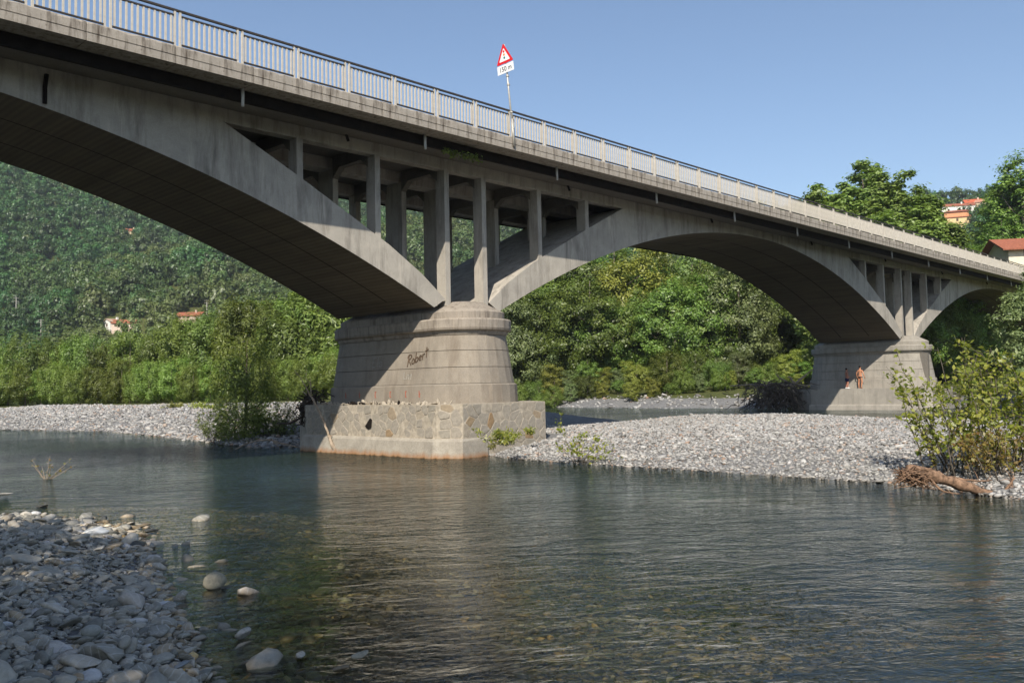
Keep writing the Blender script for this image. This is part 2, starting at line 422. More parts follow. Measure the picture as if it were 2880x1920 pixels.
mb = MB().extrude_x([(24.9,11.97),(25.07,11.97),(25.07,11.64),(26.44,11.81),(33.02,11.81),(34.39,11.64),(34.39,11.97),(34.56,11.97),(34.56,12.46),(24.9,12.46)], -30, 121)
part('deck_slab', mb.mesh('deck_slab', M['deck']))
mb = MB().box(-30, 121, 26.5, 32.96, 12.464, 12.47)
part('carriageway', mb.mesh('carriageway', plain('asphalt', (.055,.053,.05), .9, .3, 3)))
for y0, y1 in ((24.92,25.055),(34.405,34.54)):
    part('edge_channel', MB().box(-30, 121, y0, y1, 11.60, 11.955).mesh('edge_channel', M['rust_and_shade']))
for y0, y1 in ((YA,YA+.42),(29.35,30.1),(YB-.42,YB)):
    part('spandrel_beam', MB().box(-30, 121, y0, y1, ZB, 11.80).mesh('spandrel_beam', M['arch']))

# spandrel frames: a cross beam with haunches and three columns each
for pc in P[:3]:
    for sgn in (-1, 1):
        for t in (1.04, 4.50, 7.86):
            if pc < 0 and sgn < 0: continue
            x = pc+sgn*t; zb = extrados_z(t-.12)-.12 if t > 2 else 5.85
            mb = MB()
            ys = [(26.89,29.2),(30.2,32.57)]
            for y0, y1 in ys:
                mb.add([(x-.13,y0,11.79),(x-.13,y0,10.95),(x-.13,y0+.45,11.32),(x-.13,y1-.45,11.32),(x-.13,y1,10.95),(x-.13,y1,11.79),
                        (x+.13,y0,11.79),(x+.13,y0,10.95),(x+.13,y0+.45,11.32),(x+.13,y1-.45,11.32),(x+.13,y1,10.95),(x+.13,y1,11.79)],
                       [(0,1,2,3,4,5),(11,10,9,8,7,6)]+[(i,(i+6),(i+1)%6+6,(i+1)%6) for i in range(6)])
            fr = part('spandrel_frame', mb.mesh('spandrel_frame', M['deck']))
            for y0, y1 in ((YA+.004,27.0),(29.2,30.25),(32.46,YB-.004)):
                link('column', MB().box(x-.125, x+.125, y0, y1, zb, ZB-.003 if y0 > 28 else ZB-.002).mesh('column', M['arch']), fr)

# kerb panels with a groove, worn top edges: four meshes shared by all panels
KP, K0 = 2.463, 8.77
def kerb_mesh(seed):
    r = random.Random(seed); L = KP-.022; nseg = 14; mb = MB(); rings = []
    for i in range(nseg+1):
        x = L*i/nseg; d = r.uniform(0,.030) if r.random() < .6 else r.uniform(.02,.06); e = r.uniform(0, .012)
        rings.append([(x,0,0),(x,0,.215),(x,.02,.222),(x,.02,.238),(x,0,.245),(x,e*.5,.54-d*1.2-.02),(x,.03+e,.54-d*.3),(x,.78,.54),(x,.78,0)])
    m = len(rings[0])
    for rg in rings: mb.V += rg
    for i in range(nseg):
        for k in range(m): mb.F.append((i*m+k, (i+1)*m+k, (i+1)*m+(k+1)%m, i*m+(k+1)%m))
    mb.F.append(tuple(reversed(range(m)))); mb.F.append(tuple(nseg*m+k for k in range(m)))
    me = mb.mesh('kerb_panel', M['kerb']); return me
KM = [kerb_mesh(s) for s in range(6)]
k0, k1 = -13, 44
for k in range(k0, k1):
    part('kerb_panel', KM[(k*7) % 6], (K0+k*KP+.011, 24.1, 11.96))
part('far_kerb', MB().box(-23, 117, 34.58, 35.36, 11.96, 12.5).mesh('far_kerb', M['kerb']))
for k in range(-4, 13):
    x = 13.7+7.39*k
    if x > 112: break
    part('drain_pipe', MB().tube([(x,24.80,12.0),(x,24.79,11.7),(x-.02,24.76,11.40)], .05, 8).mesh('drain_pipe', M['pvc'], True))
for k in range(-1, 9):
    x = 18.6+12.32*k
    part('drain_stub', MB().tube([(x,26.28,11.86),(x+.05,26.2,11.55)], .055, 7).mesh('drain_stub', M['rust_and_shade'], True))
part('drain_stub', MB().tube([(8.55,26.42,11.6),(8.5,26.40,11.2),(8.5,26.41,10.75)], .06, 7).mesh('drain_stub', M['rust_and_shade'], True))

# railing: panels of rails with posts and balusters
RP, R0, YR_ = 1.967, 7.41, 24.25
post_me = MB().box(-.03,.03,-.03,.03,-.03,1.05).mesh('post', M['rail_paint'])
bal_me = MB().box(-.026,.026,-.022,.022,.105,.90).mesh('baluster', M['rail_paint'])
def rails_mesh():
    mb = MB(); a, b = -.075, RP-.075
    mb.box(-.1, RP-.1+.0, -.04, .04, 1.045, 1.10)
    mb.box(.112, RP-.112, -.03, .03, .90, .945)
    mb.box(.112, RP-.112, -.03, .03, .065, .105)
    return mb.mesh('railing_panel', M['rail_dark'])
rails_me = rails_mesh(); far_b = MB(); nb = 11
for k in range(-12, 55):
    x = R0+k*RP
    if x > 115: break
    rp = part('railing_panel', rails_me, (x, YR_, 12.5))
    for dx in (-.08, .08): link('post', post_me, rp, (dx,0,0))
    for q in range(nb):
        bx = .112+.075+(RP-.224-.15)*q/(nb-1)
        if -2 <= k < 25: link('baluster', bal_me, rp, (bx,0,0))
        else: far_b.box(x+bx-.026, x+bx+.026, YR_-.022, YR_+.022, 12.605, 13.40)
tag(part('balusters', far_b.mesh('balusters', M['rail_paint'])), kind='stuff')

# piers
def stadium(xc, y1, y2, w, n=14):
    pts = []
    for i in range(n+1):
        a = math.pi+math.pi*i/n; pts.append((xc+w*math.cos(a), y1+w*math.sin(a)))
    for i in range(n+1):
        a = math.pi*i/n; pts.append((xc+w*math.cos(a), y2+w*math.sin(a)))
    return pts
def loft(rings, mat, name, smooth=False):
    """rings: list of (poly, z)"""
    mb = MB(); n = len(rings[0][0])
    for poly, z in rings: mb.V += [(x,y,z) for x,y in poly]
    for i in range(len(rings)-1):
        for k in range(n): mb.F.append((i*n+k, i*n+(k+1)%n, (i+1)*n+(k+1)%n, (i+1)*n+k))
    mb.F.append(tuple(reversed(range(n)))); mb.F.append(tuple((len(rings)-1)*n+k for k in range(n)))
    return mb.mesh(name, mat)
Y1, Y2P = 26.7, 32.5
def clip_poly(poly, a, b, c):      # keep a*x+b*y <= c
    out = []
    for i in range(len(poly)):
        p, q = poly[i], poly[(i+1) % len(poly)]; dp = a*p[0]+b*p[1]-c; dq = a*q[0]+b*q[1]-c
        if dp <= 0: out.append(p)
        if dp*dq < 0:
            t = dp/(dp-dq); out.append((p[0]+(q[0]-p[0])*t, p[1]+(q[1]-p[1])*t))
    return out
def voronoi(u0, u1, v0, v1, du, dv, seed):
    r = random.Random(seed); pts = []
    nu, nv = int((u1-u0)/du), max(1, int((v1-v0)/dv))
    for j in range(-1, nv+1):
        for i in range(-1, nu+1):
            pts.append((u0+(i+.5+r.uniform(-.42,.42)+(.5 if j % 2 else 0))*(u1-u0)/nu, v0+(j+.5+r.uniform(-.36,.36))*(v1-v0)/nv))
    cells = []
    for p in pts:
        if not (u0 < p[0] < u1 and v0 < p[1] < v1): continue
        poly = [(u0,v0),(u1,v0),(u1,v1),(u0,v1)]
        for q in pts:
            if q is p: continue
            dx, dy = q[0]-p[0], q[1]-p[1]
            if dx*dx+dy*dy > (3*du)**2: continue
            d = math.hypot(dx, dy); c = (dx*(p[0]+q[0])+dy*(p[1]+q[1]))/2
            poly = clip_poly(poly, dx/d, dy/d, c/d-.010-r.uniform(0,.010))
            if len(poly) < 3: break
        if len(poly) >= 3: cells.append(poly)
    return cells
def round_poly(poly):             # cut each corner once
    out = []
    for i in range(len(poly)):
        p, q = poly[i], poly[(i+1) % len(poly)]
        out.append((p[0]*.90+q[0]*.10, p[1]*.90+q[1]*.10)); out.append((p[0]*.10+q[0]*.90, p[1]*.10+q[1]*.90))
    return out
def area(poly): return abs(sum(poly[i][0]*poly[(i+1)%len(poly)][1]-poly[(i+1)%len(poly)][0]*poly[i][1] for i in range(len(poly))))/2

def make_pier(xc, mat, capmat, rubble_and_gaps):
    pr = part('pier', loft([(stadium(xc,Y1,Y2P,1.62),1.9),(stadium(xc,Y1,Y2P,1.62),5.2)], mat, 'pier'))
    cs = [(2.73,3.355),(3.375,4.015),(4.035,4.62)]
    wz = lambda z: 2.02+(1.72-2.02)*(z-2.73)/(4.62-2.73)
    for z0, z1 in cs:
        link('course', loft([(stadium(xc,Y1,Y2P,wz(z0)),z0),(stadium(xc,Y1,Y2P,wz(z1)),z1)], mat, 'course'), pr)
    link('base_course', loft([(stadium(xc,Y1,Y2P,2.16),1.93),(stadium(xc,Y1,Y2P,2.13),2.66),(stadium(xc,Y1,Y2P,2.05),2.715)], mat, 'base_course'), pr)
    link('cornice', loft([(stadium(xc,Y1,Y2P,w),z) for w,z in ((1.74,4.635),(1.78,4.70),(1.80,4.78),(1.93,4.83),(1.95,4.87),(1.91,4.88),(1.93,4.91),(1.95,5.22),(1.90,5.28))], capmat, 'cornice'), pr)
    link('cap', loft([(stadium(xc,Y1,Y2P,w),z) for w,z in ((1.66,5.285),(1.68,5.56),(1.62,5.61),(.95,5.95),(.80,6.02),(.5,6.06))], capmat, 'cap'), pr)
    # footing
    f = lambda o: [(xc-3.3-o,33.3),(xc-3.3-o,24.75-o*.3),(xc-2.75-o*.5,23.87-o*.6),(xc+1.75,23.87-o*.6),(xc+2.95+o,25.7),(xc+3.3+o,33.3),(xc+2.3,35.4),(xc-2.3,35.4)]
    link('footing', MB().extrude_z(f(0), -1.2, 1.955, f(-.05)).mesh('footing', M['mortar'] if rubble_and_gaps else mat), pr)
    g = lambda o: [(xc-3.33-o,33.35),(xc-3.33-o,24.76-o*.4),(xc-2.78-o*.6,23.86-o*.6),(xc-1.6,23.84-o*.3),(xc-1.5,24.4),(xc-1.5,33.35)]
    link('ledge', MB().extrude_z(g(.46), -1.2, .60, g(.16)).extrude_z(g(.16), .60, .70, g(.05)).mesh('ledge', M['ledge'] if rubble_and_gaps else mat), pr)
    if rubble_and_gaps:
        rr = random.Random(5); n = 0
        faces3 = (('side', voronoi(24.80,33.25,.72,1.94,.46,.30,11)), ('corner', voronoi(0,1.02,.72,1.94,.5,.3,17)), ('front', voronoi(xc-2.70,xc+1.72,.1,1.94,.46,.34,12)))
        for face, cells in faces3:
            for poly in cells:
                if area(poly) < .012 or rr.random() < (.14 if face == 'side' else .05): continue
                poly = round_poly(poly); cu = sum(p[0] for p in poly)/len(poly); cv = sum(p[1] for p in poly)/len(poly)
                d = rr.uniform(.006,.030); m = len(poly); V = []
                for s, o in ((1.0,0.0),(.985,d*.7),(.90,d)):
                    for u, v in poly: V.append(((u-cu)*s, -o, (v-cv)*s))
                F = []
                for k in range(2):
                    for i in range(m): F.append((k*m+i, k*m+(i+1)%m, (k+1)*m+(i+1)%m, (k+1)*m+i))
                F.append(tuple(2*m+i for i in range(m)))
                bat = .05*(cv+1.2)/3.15
                if face == 'side': loc = (xc-3.3+bat+.004, 58.05-cu, cv); rz = -math.pi/2
                elif face == 'front': loc = (cu, 23.87+bat*.6+.004, cv); rz = 0
                else:
                    e = Vector((.55,-.88,0)).normalized(); loc = Vector((xc-3.3,24.75,cv))+e*cu+Vector((.88,.55,0)).normalized()*(bat*.8+.004); rz = math.atan2(e.y, e.x)
                link('stone', mesh_py('stone', V, F, M['stone_block']), pr, loc, (0,0,rz))
        # ragged masonry crumbs along the footing top, a few coloured as shaded gaps
        for i in range(110):
            y = 24.7+i*.078+rr.uniform(-.05,.05); x = xc-3.1+rr.uniform(-.12,.5); sz = rr.uniform(.04,.12)
            me = RUB[rr.randrange(len(RUB))] if rr.random() < .93 else RUB_GAP[rr.randrange(2)]
            link('rubble_and_gaps', me, pr, (x,y,1.955+sz*.15), (rr.uniform(0,6),rr.uniform(0,6),rr.uniform(0,6)), (sz*1.7,sz*1.2,sz*.5))
        hole_shade = [(29.05,1.10),(28.72,1.42),(28.62,1.38),(28.66,1.06),(28.85,1.0)]  # dark plate on the wall, standing in for shade inside a void
        link('hole_shade', mesh_py('hole_shade', [(xc-3.3+.012-.006,y,z) for y,z in hole_shade]+[(xc-3.3+.012-.035,y,z) for y,z in hole_shade], [(0,1,2,3,4),(9,8,7,6,5)]+[(i,(i+1)%5,(i+1)%5+5,i+5) for i in range(5)], M['rust_and_shade']), pr)
    return pr

# stones as blobs (shared meshes)
def blob(seed, sub=2, flat=.55, rough=.22, angular=0.0):
    bm = bmesh.new(); bmesh.ops.create_icosphere(bm, subdivisions=sub, radius=1)
    r = np.random.default_rng(seed); fr = r.normal(0, 1.2, (5,3)); ph = r.uniform(0, 6.28, 5)
    sx, sy = r.uniform(.8,1.25), r.uniform(.65,1.0)
    for v in bm.verts:
        d = sum(math.sin(fr[i] @ np.array(v.co)+ph[i]) for i in range(5))/5
        v.co *= 1+rough*d*1.6
        if angular:
            for q in range(4):
                nrm = Vector(fr[q]).normalized(); e = v.co.dot(nrm)-(.66-.08*q*angular)
                if e > 0: v.co -= nrm*e*angular
        v.co.x *= sx; v.co.y *= sy; v.co.z *= flat
    me = bpy.data.meshes.new('stone'); bm.to_mesh(me); bm.free()
    for p in me.polygons: p.use_smooth = True
    return me
RUB = [blob(s, 1, .7, .35, .6) for s in range(100,104)]
for me in RUB: me.materials.append(M['mortar'])
RUB_GAP = [blob(s, 1, .7, .35, .6) for s in (110,111)]  # dark blobs standing in for the shade between crumbs
for me in RUB_GAP: me.materials.append(M['rust_and_shade'])
pier1 = make_pier(P[1], M['pier'], M['pier_cap'], True)
pier2 = make_pier(P[2], M['pier_far'], M['pier_far'], False)
# solid dark box painted as a shaded recess on the far pier nose
link('recess_shade', MB().box(P[2]-1.05, P[2]-.75, 24.72, 25.3, 1.96, 4.62).mesh('recess_shade', M['deck']), pier2)
# right-hand abutment
part('abutment', MB().box(118.6, 126, 25.6, 33.9, -1, 11.6).mesh('abutment', M['pier_far']))

# writing on the near pier
def strokes(name, mat, letters, o, ux, uz, size, width):
    """letters: list of polylines in letter units; ux/uz: direction of reading and of up; ribbons laid 6 mm proud of the wall"""
    mb = MB(); nrm = ux.cross(uz).normalized()
    for pl in letters:
        pts = [o+ux*(p[0]*size)+uz*(p[1]*size) for p in pl]
        for a, b in zip(pts[:-1], pts[1:]):
            d = (b-a); 
            if d.length < 1e-5: continue
            e = d.normalized(); s = nrm.cross(e)*width*.5; a2 = a-e*width*.3; b2 = b+e*width*.3
            q = [a2-s, b2-s, b2+s, a2+s]
            V = [p-nrm*.003 for p in q]+[p+nrm*.005 for p in q]
            mb.add(V, [(4,5,6,7),(0,3,2,1),(0,1,5,4),(1,2,6,5),(2,3,7,6),(3,0,4,7)])
    return link(name, mb.mesh(name, mat), pier1)
def arc(cx, cy, rx, ry, a0, a1, n=9): return [(cx+rx*math.cos(math.radians(a0+(a1-a0)*i/n)), cy+ry*math.sin(math.radians(a0+(a1-a0)*i/n))) for i in range(n+1)]
bat = (2.02-1.72)/(4.62-2.73)
def wall_pt(y, z): return Vector((P[1]-(2.02-bat*(z-2.73))-.008, y, z))
up = Vector((bat,0,1)).normalized()
name_ = [[(0,-.1),(.12,1)], arc(.22,.8,.30,.24,170,-100), [(.14,.5),(.55,-.1)], arc(.85,.2,.2,.25,0,360),
         [(1.25,1),(1.2,0)], arc(1.4,.22,.2,.24,180,-160), [(1.75,.25),(2.1,.3)], arc(1.95,.25,.19,.24,10,310), [(2.3,.5),(2.32,0)], arc(2.5,.3,.18,.2,180,60),
         [(2.85,1.05),(2.88,.05)], [(2.7,.7),(3.1,.78)]]
rd = (Vector((0,-1,0))*.97+up*.24).normalized()
strokes('graffiti', M['graffiti_dark'], name_, wall_pt(28.05,3.50), rd, up, .40, .055)
elo = [[(.5,1),(0,.95),(.02,.5),(.4,.52)],[(.02,.5),(.03,0),(.5,.02)],[(.85,1.05),(.86,0)],arc(1.3,.28,.24,.28,0,360)]
strokes('graffiti', M['graffiti_light'], elo, wall_pt(30.4,3.50), Vector((0,-1,0)), up, .42, .035)
lil = [[(0,1),(.05,0),(.4,.05)],[(.7,.7),(.7,0)],[(1,.6),(1.3,.6),(1.15,.6),(1.15,0)],[(1.6,.7),(1.62,0)]]
strokes('graffiti', M['graffiti_light'], lil, wall_pt(28.2,2.95), Vector((0,-1,0)), up, .28, .035)
for y in (32.0,31.0,29.9,28.9,27.9,27.05):
    strokes('survey_mark', M['graffiti_red'], [[(0,0),(0,1)],[(0,1),(.3,1)] if int(y*10) % 2 else [(0,.5),(.3,.5)],[(0,0),(.25,0)]], Vector((P[1]-2.155,y,2.24)), Vector((0,-1,0)), Vector((.02,0,1)).normalized(), .22, .028)

# warning sign standing at the kerb
sb = Vector((25.10, 24.06, 12.45)); lean = Vector((-.085,.035,1)).normalized()
sign = thing('road_sign', 'red bordered triangular traffic light warning sign on a leaning pole above the railing', 'road sign', sb)
link('pole', MB().tube([(0,0,-.3), tuple(lean*3.75)], .035, 10).mesh('pole', M['zinc'], True), sign)
link('pole_base', MB().tube([(0,0,-.35), tuple(lean*.75)], .052, 10).mesh('pole_base', M['zinc'], True), sign)
for hh in (.35,1.0,2.1,2.45): link('clamp', MB().tube([tuple(lean*hh), tuple(lean*(hh+.05))], .062, 10).mesh('clamp', M['zinc']), sign)
ey = Vector((0,-1,0)); ey = (ey-lean*ey.dot(lean)).normalized(); en = ey.cross(lean)        # ey reads left to right, en towards the viewer
if en.x > 0: en = -en
def plate(name, poly, z_off, th, mat, parent=sign, off=.06):
    n = len(poly); V = [ey*u+lean*v+en*(off+z_off) for u,v in poly]+[ey*u+lean*v+en*(off+z_off+th) for u,v in poly]
    F = [tuple(reversed(range(n))), tuple(range(n,2*n))]+[(i,(i+1)%n,(i+1)%n+n,i+n) for i in range(n)]
    me = mesh_py(name, V, F, mat); bm = bmesh.new(); bm.from_mesh(me); bmesh.ops.recalc_face_normals(bm, faces=bm.faces[:]); bm.to_mesh(me); bm.free()
    return link(name, me, parent)
def tri(s, z0, n=4):
    h = s*.866; c = [(-s/2,z0),(s/2,z0),(0,z0+h)]; out = []
    for i in range(3):
        p, q, r = c[i-1], c[i], c[(i+1)%3]; k = .05
        out += [(q[0]+(p[0]-q[0])*k, q[1]+(p[1]-q[1])*k), (q[0]+(r[0]-q[0])*k, q[1]+(r[1]-q[1])*k)]
    return out
tb = plate('warning_triangle', tri(.93,2.98), 0, .012, M['red'])
plate('white_field', tri(.60,2.98+.095), .012, .004, M['white'], tb)
for v, m in ((3.45,'red'),(3.325,'amber'),(3.20,'green')):
    plate('light_dot', [(.048*math.cos(a*math.pi/8), v+.048*math.sin(a*math.pi/8)) for a in range(16)], .016, .003, M[m], tb)
dp = plate('distance_plate', [(-.45,2.60),(.45,2.60),(.45,2.94),(-.45,2.94)], 0, .012, M['white'])
tc = bpy.data.curves.new('distance_text', 'FONT'); tc.body = '150 m'; tc.size = .27; tc.align_x = 'CENTER'; tc.extrude = .002
to = bpy.data.objects.new('tmp', tc); COL.objects.link(to); bpy.context.view_layer.update()
tme = bpy.data.meshes.new_from_object(to.evaluated_get(bpy.context.evaluated_depsgraph_get())); bpy.data.objects.remove(to)
for v in tme.vertices: v.co = ey*v.co.x+lean*(v.co.y+2.68)+en*(.06+.016+v.co.z)
tme.materials.clear(); tme.materials.append(M['black']); link('lettering', tme, dp)

# ------------------------------------------------------------------ scattered masses ("stuff") by geometry nodes
def gn_scatter(name, pts, rot, scl, variants, kind='stuff', label=None, cat=None):
    n = len(pts); me = bpy.data.meshes.new(name); me.vertices.add(n); me.vertices.foreach_set('co', np.asarray(pts, np.float32).ravel())
    for an, av in (('rt', rot), ('sc', scl)):
        a = me.attributes.new(an, 'FLOAT_VECTOR', 'POINT'); a.data.foreach_set('vector', np.asarray(av, np.float32).ravel())
    a = me.attributes.new('vi', 'INT', 'POINT'); a.data.foreach_set('value', RNG.integers(0, len(variants), n).astype(np.int32))
    vc = bpy.data.collections.new(name+'_kinds')
    for i, vm in enumerate(variants): vc.objects.link(bpy.data.objects.new('%s_kind_%02d' % (name, i), vm))
    o = link(name, me); g = bpy.data.node_groups.new(name, 'GeometryNodeTree')
    g.interface.new_socket('Geometry', in_out='INPUT', socket_type='NodeSocketGeometry'); g.interface.new_socket('Geometry', in_out='OUTPUT', socket_type='NodeSocketGeometry')
    N = g.nodes; gi, go = N.new('NodeGroupInput'), N.new('NodeGroupOutput'); ip = N.new('GeometryNodeInstanceOnPoints'); ci = N.new('GeometryNodeCollectionInfo')
    ci.inputs['Collection'].default_value = vc; ci.inputs['Separate Children'].default_value = True; ci.inputs['Reset Children'].default_value = True
    def attr(nm, t):
        q = N.new('GeometryNodeInputNamedAttribute'); q.data_type = t; q.inputs['Name'].default_value = nm
        return [k for k in q.outputs if k.enabled and k.name == 'Attribute'][0]
    L = g.links.new
    mp = N.new('GeometryNodeMeshToPoints'); L(gi.outputs[0], mp.inputs['Mesh']); L(mp.outputs[0], ip.inputs['Points'])
    L(ci.outputs[0], ip.inputs['Instance']); ip.inputs['Pick Instance'].default_value = True
    L(attr('vi','INT'), ip.inputs['Instance Index']); L(attr('rt','FLOAT_VECTOR'), ip.inputs['Rotation']); L(attr('sc','FLOAT_VECTOR'), ip.inputs['Scale'])
    L(ip.outputs[0], go.inputs[0]); m = o.modifiers.new('scatter', 'NODES'); m.node_group = g
    return tag(o, label, cat, None, kind)

# ------------------------------------------------------------------ river stones
def cobble_mat(name, stops):
    t = NT(name); o = t.n('ObjectInfo'); c = t.coord(); geo = t.n('NewGeometry')
    col = t.ramp(o.outputs['Random'], stops)
    n = t.noise(c, 2.2, 5, .65)
    col = t.mix(.45, col, t.mix(1, col, t.ramp(n, [(.3,.5),(.7,1.3)]), 'MULTIPLY'))
    w = t.n('TexWave', wave_type='BANDS'); w.inputs['Scale'].default_value = .7; w.inputs['Distortion'].default_value = 5; w.inputs['Detail'].default_value = 2; t.l(c, w.inputs['Vector'])
    vein = t.math('MULTIPLY', t.ramp(w.outputs['Fac'], [(.93,0.0),(.98,1.0)]), t.ramp(o.outputs['Random'], [(.55,0.0),(.56,.5)]))
    col = t.mix(vein, col, (.55,.53,.49))
    sep = t.n('SeparateXYZ'); t.l(geo.outputs['Position'], sep.inputs[0])
    wet = t.ramp(t.math('ADD', t.math('MULTIPLY', sep.outputs[2], 2.6), .5), [(.40,1.0),(.66,0.0)])
    col = t.mix(t.math('MULTIPLY', wet, .8), col, t.mix(1, col, (.55,.42,.24), 'MULTIPLY'))
    rough = t.math('SUBTRACT', .88, t.math('MULTIPLY', wet, .45))
    return t.done(col, rough, t.bump(n, .25, .08), .3)
GREY = [(0,(0.203,0.197,0.168)),(.22,(0.331,0.312,0.262)),(.48,(0.442,0.407,0.339)),(.66,(0.285,0.273,0.233)),(.82,(0.552,0.504,0.421)),(.94,(0.368,0.282,0.180)),(1,(0.600,0.600,0.600))]
PALE = [(0,(0.121,0.114,0.103)),(.22,(0.290,0.280,0.263)),(.5,(0.411,0.396,0.370)),(.68,(0.242,0.235,0.224)),(.85,(0.508,0.491,0.454)),(.94,(0.302,0.181,0.109)),(1,(0.550,0.550,0.550))]
M['cobble'] = cobble_mat('grey_cobble', GREY); M['pale_cobble'] = cobble_mat('pale_cobble', PALE)
BROWN = [(0,(0.174,0.142,0.098)),(.3,(0.319,0.256,0.168)),(.55,(0.464,0.383,0.266)),(.8,(0.246,0.213,0.154)),(.92,(0.725,0.483,0.168)),(1,(0.750,0.750,0.658))]
M['bed_cobble'] = cobble_mat('algae_cobble', BROWN)
def variants(mat, seeds, sub, flat=.5):
    out = []
    for s in seeds:
        me = blob(s, sub, flat*random.Random(s).uniform(.6,1.25), .30, 1.0 if sub > 1 else .7); me.materials.append(mat); out.append(me)
    return out
V_pale = variants(M['pale_cobble'], range(8), 1); V_grey = variants(M['cobble'], range(10,20), 2, .45); V_bed = variants(M['bed_cobble'], range(30,36), 1)

def scatter_pts(n, xlo, xhi, ylo, yhi, keep, size, sink=.25):
    x = RNG.uniform(xlo, xhi, n); y = RNG.uniform(ylo, yhi, n); k = keep(x, y); x, y = x[k], y[k]
    s = size(len(x), x, y)*(1+.4*wob(x,y,.55)); z = ground_z(x, y)+s*.5*(.5-sink)
    rot = np.stack([RNG.normal(0,.28,len(x)), RNG.normal(0,.28,len(x)), RNG.uniform(0,6.28,len(x))], -1)
    sc = np.stack([s*.55*RNG.uniform(.85,1.3,len(x)), s*.55*RNG.uniform(.7,1.05,len(x)), s*.55*RNG.uniform(.7,1.2,len(x))], -1)
    return np.stack([x,y,z],-1), rot, sc
def in_view(x, y, margin=250):
    d = x*_f.x+y*_f.y; u = 1440+F_PX*(x*_R.x+y*_R.y)/np.maximum(d,.1); return (d > 1) & (u > -margin) & (u < 2880+margin)
xr_ = lambda y: np.interp(y, YR, XR); xl_ = lambda y: np.interp(y, YL, XL)
in_foot = lambda x, y: (np.abs(x-P[1]) < 3.4) & (y > 23.8) & (y < 35)
def logsize(lo, med, sig, hi): return lambda n, x, y: np.clip(med*np.exp(RNG.normal(0, sig, n)), lo, hi)
a = scatter_pts(140000, 20, 50, 2, 34, lambda x, y: (x > xr_(y)-.35) & (x < np.interp(y,Y2,X2L)) & in_view(x,y) & ~in_foot(x,y) & (RNG.uniform(0,1,len(x)) < np.clip(1.25-(x-22)/40,.25,1)), logsize(.045,.078,.40,.32))
gn_scatter('bar_shingle', *a, V_pale, label='pale grey shingle covering the gravel bar right of the pier', cat='shingle')
a = scatter_pts(80000, 18, 60, 34, 112, lambda x, y: (x > xr_(y)-.5) & (x < xr_(y)+15.5) & in_view(x,y), logsize(.08,.15,.42,.5))
gn_scatter('bank_shingle', *a, V_pale, label='pale grey shingle bank left of the pier below the willows', cat='shingle')
a = scatter_pts(5000, 56, 96, 25, 92, lambda x, y: (x > np.interp(y,Y2,X2R)-1.0) & (x < np.interp(y,Y2,X2R)+5) & in_view(x,y), logsize(.15,.3,.4,.8))
gn_scatter('far_shingle', *a, V_pale, label='strip of pale shingle along the far channel below the wood', cat='shingle')
a = scatter_pts(90000, -2, 21, 4, 30, lambda x, y: (x > xl_(y)-.2) & (x < xl_(y)+11) & in_view(x,y) & (RNG.uniform(0,1,len(x)) < np.exp(-np.clip(x-xl_(y),0,None)/(5.5+5*(y<12)))), logsize(.05,.10,.4,.34), .4)
gn_scatter('river_bed_stones', *a, V_bed, label='brown stones on the shallow river bed in the foreground', cat='stones')
fp, fr_, fs = scatter_pts(60000, -4, 8, 4.5, 23, lambda x, y: (x < xl_(y)+.05+.9*RNG.uniform(0,1,len(x))**4+.35*np.abs(wob(x,y,3.))) & in_view(x,y,150), logsize(.035,.072,.52,.36), .18)
a = scatter_pts(900, 2, 13, 5.5, 19, lambda x, y: (x > xl_(y)) & (x < xl_(y)+3.2) & (RNG.uniform(0,1,len(x)) < np.exp(-(x-xl_(y))/1.3)), logsize(.12,.19,.35,.42), .0)
gn_scatter('shallows_stones', *a, V_grey, label='loose grey stones breaking the shallow water beside the cobble bank', cat='stones')
order = np.argsort(-fs[:,0]); vis = []
for i in order:
    p = Vector(fp[i])-Vector((0,0,EYE)); d = p.dot(_f); u = 1440+F_PX*p.dot(_R)/d; v = 960-F_PX*p.dot(_U)/d
    if 0 < u < 620 and 1440 < v < 1915: vis.append(i)
    if len(vis) >= 285: break
rest = np.setdiff1d(np.arange(len(fp)), vis)
gn_scatter('foreground_pebbles', fp[rest], fr_[rest], fs[rest], V_grey[:6], label='small grey pebbles packed between the foreground cobbles', cat='pebbles')
for i in vis:
    o = link('cobble', V_grey[int(RNG.integers(0,10))], None, fp[i], fr_[i], fs[i]); tag(o, 'rounded grey river cobble lying in the shaded foreground shingle', 'cobble', 'foreground cobbles')
# stones one can single out
def single(u, v, size, label, mat=None, seed=50, zoff=.0, rot=(0,0,0), flat=.5, cat='stone', z=0.0, ang=.85):
    p = cam_point(u, v, z=z); me = blob(seed, 3, flat, .32 if ang else .15, ang); me.materials.append(mat or M['cobble'])
    o = link('stone', me, None, (p.x,p.y,z+zoff), rot, tuple(k*.5 for k in size)); return tag(o, label, cat)
tan = plain('tan_stone', (.30,.27,.20), .8, .3, 3); pale = plain('pale_stone', (.33,.315,.28), .8, .3, 3); dark = plain('dark_wet_stone', (.055,.055,.048), .35, .4, 4, .5)
brown = plain('brown_stone', (.20,.155,.10), .8, .3, 3)
single(600,1650,(.40,.26,.36), 'tan rounded boulder standing alone in the shallow water', tan, 51, .07, (0,.25,.5), .6, ang=.5)
single(635,1650,(.24,.12,.08), 'flat dark stone awash right beside the tan boulder', dark, 52, .0, (0,0,.3))
single(388,1536,(.48,.34,.26), 'dark blocky stone awash beyond the cobble bank', dark, 53, .04, (0,0,.5), .6, ang=.8)
single(405,1478,(.40,.2,.10), 'flat pinkish brown stone farthest out beyond the cobble bank', brown, 54, .02, (0,0,.6))
single(430,1492,(.28,.18,.12), 'small dark humped stone right of the flat pinkish one', dark, 55, .02)
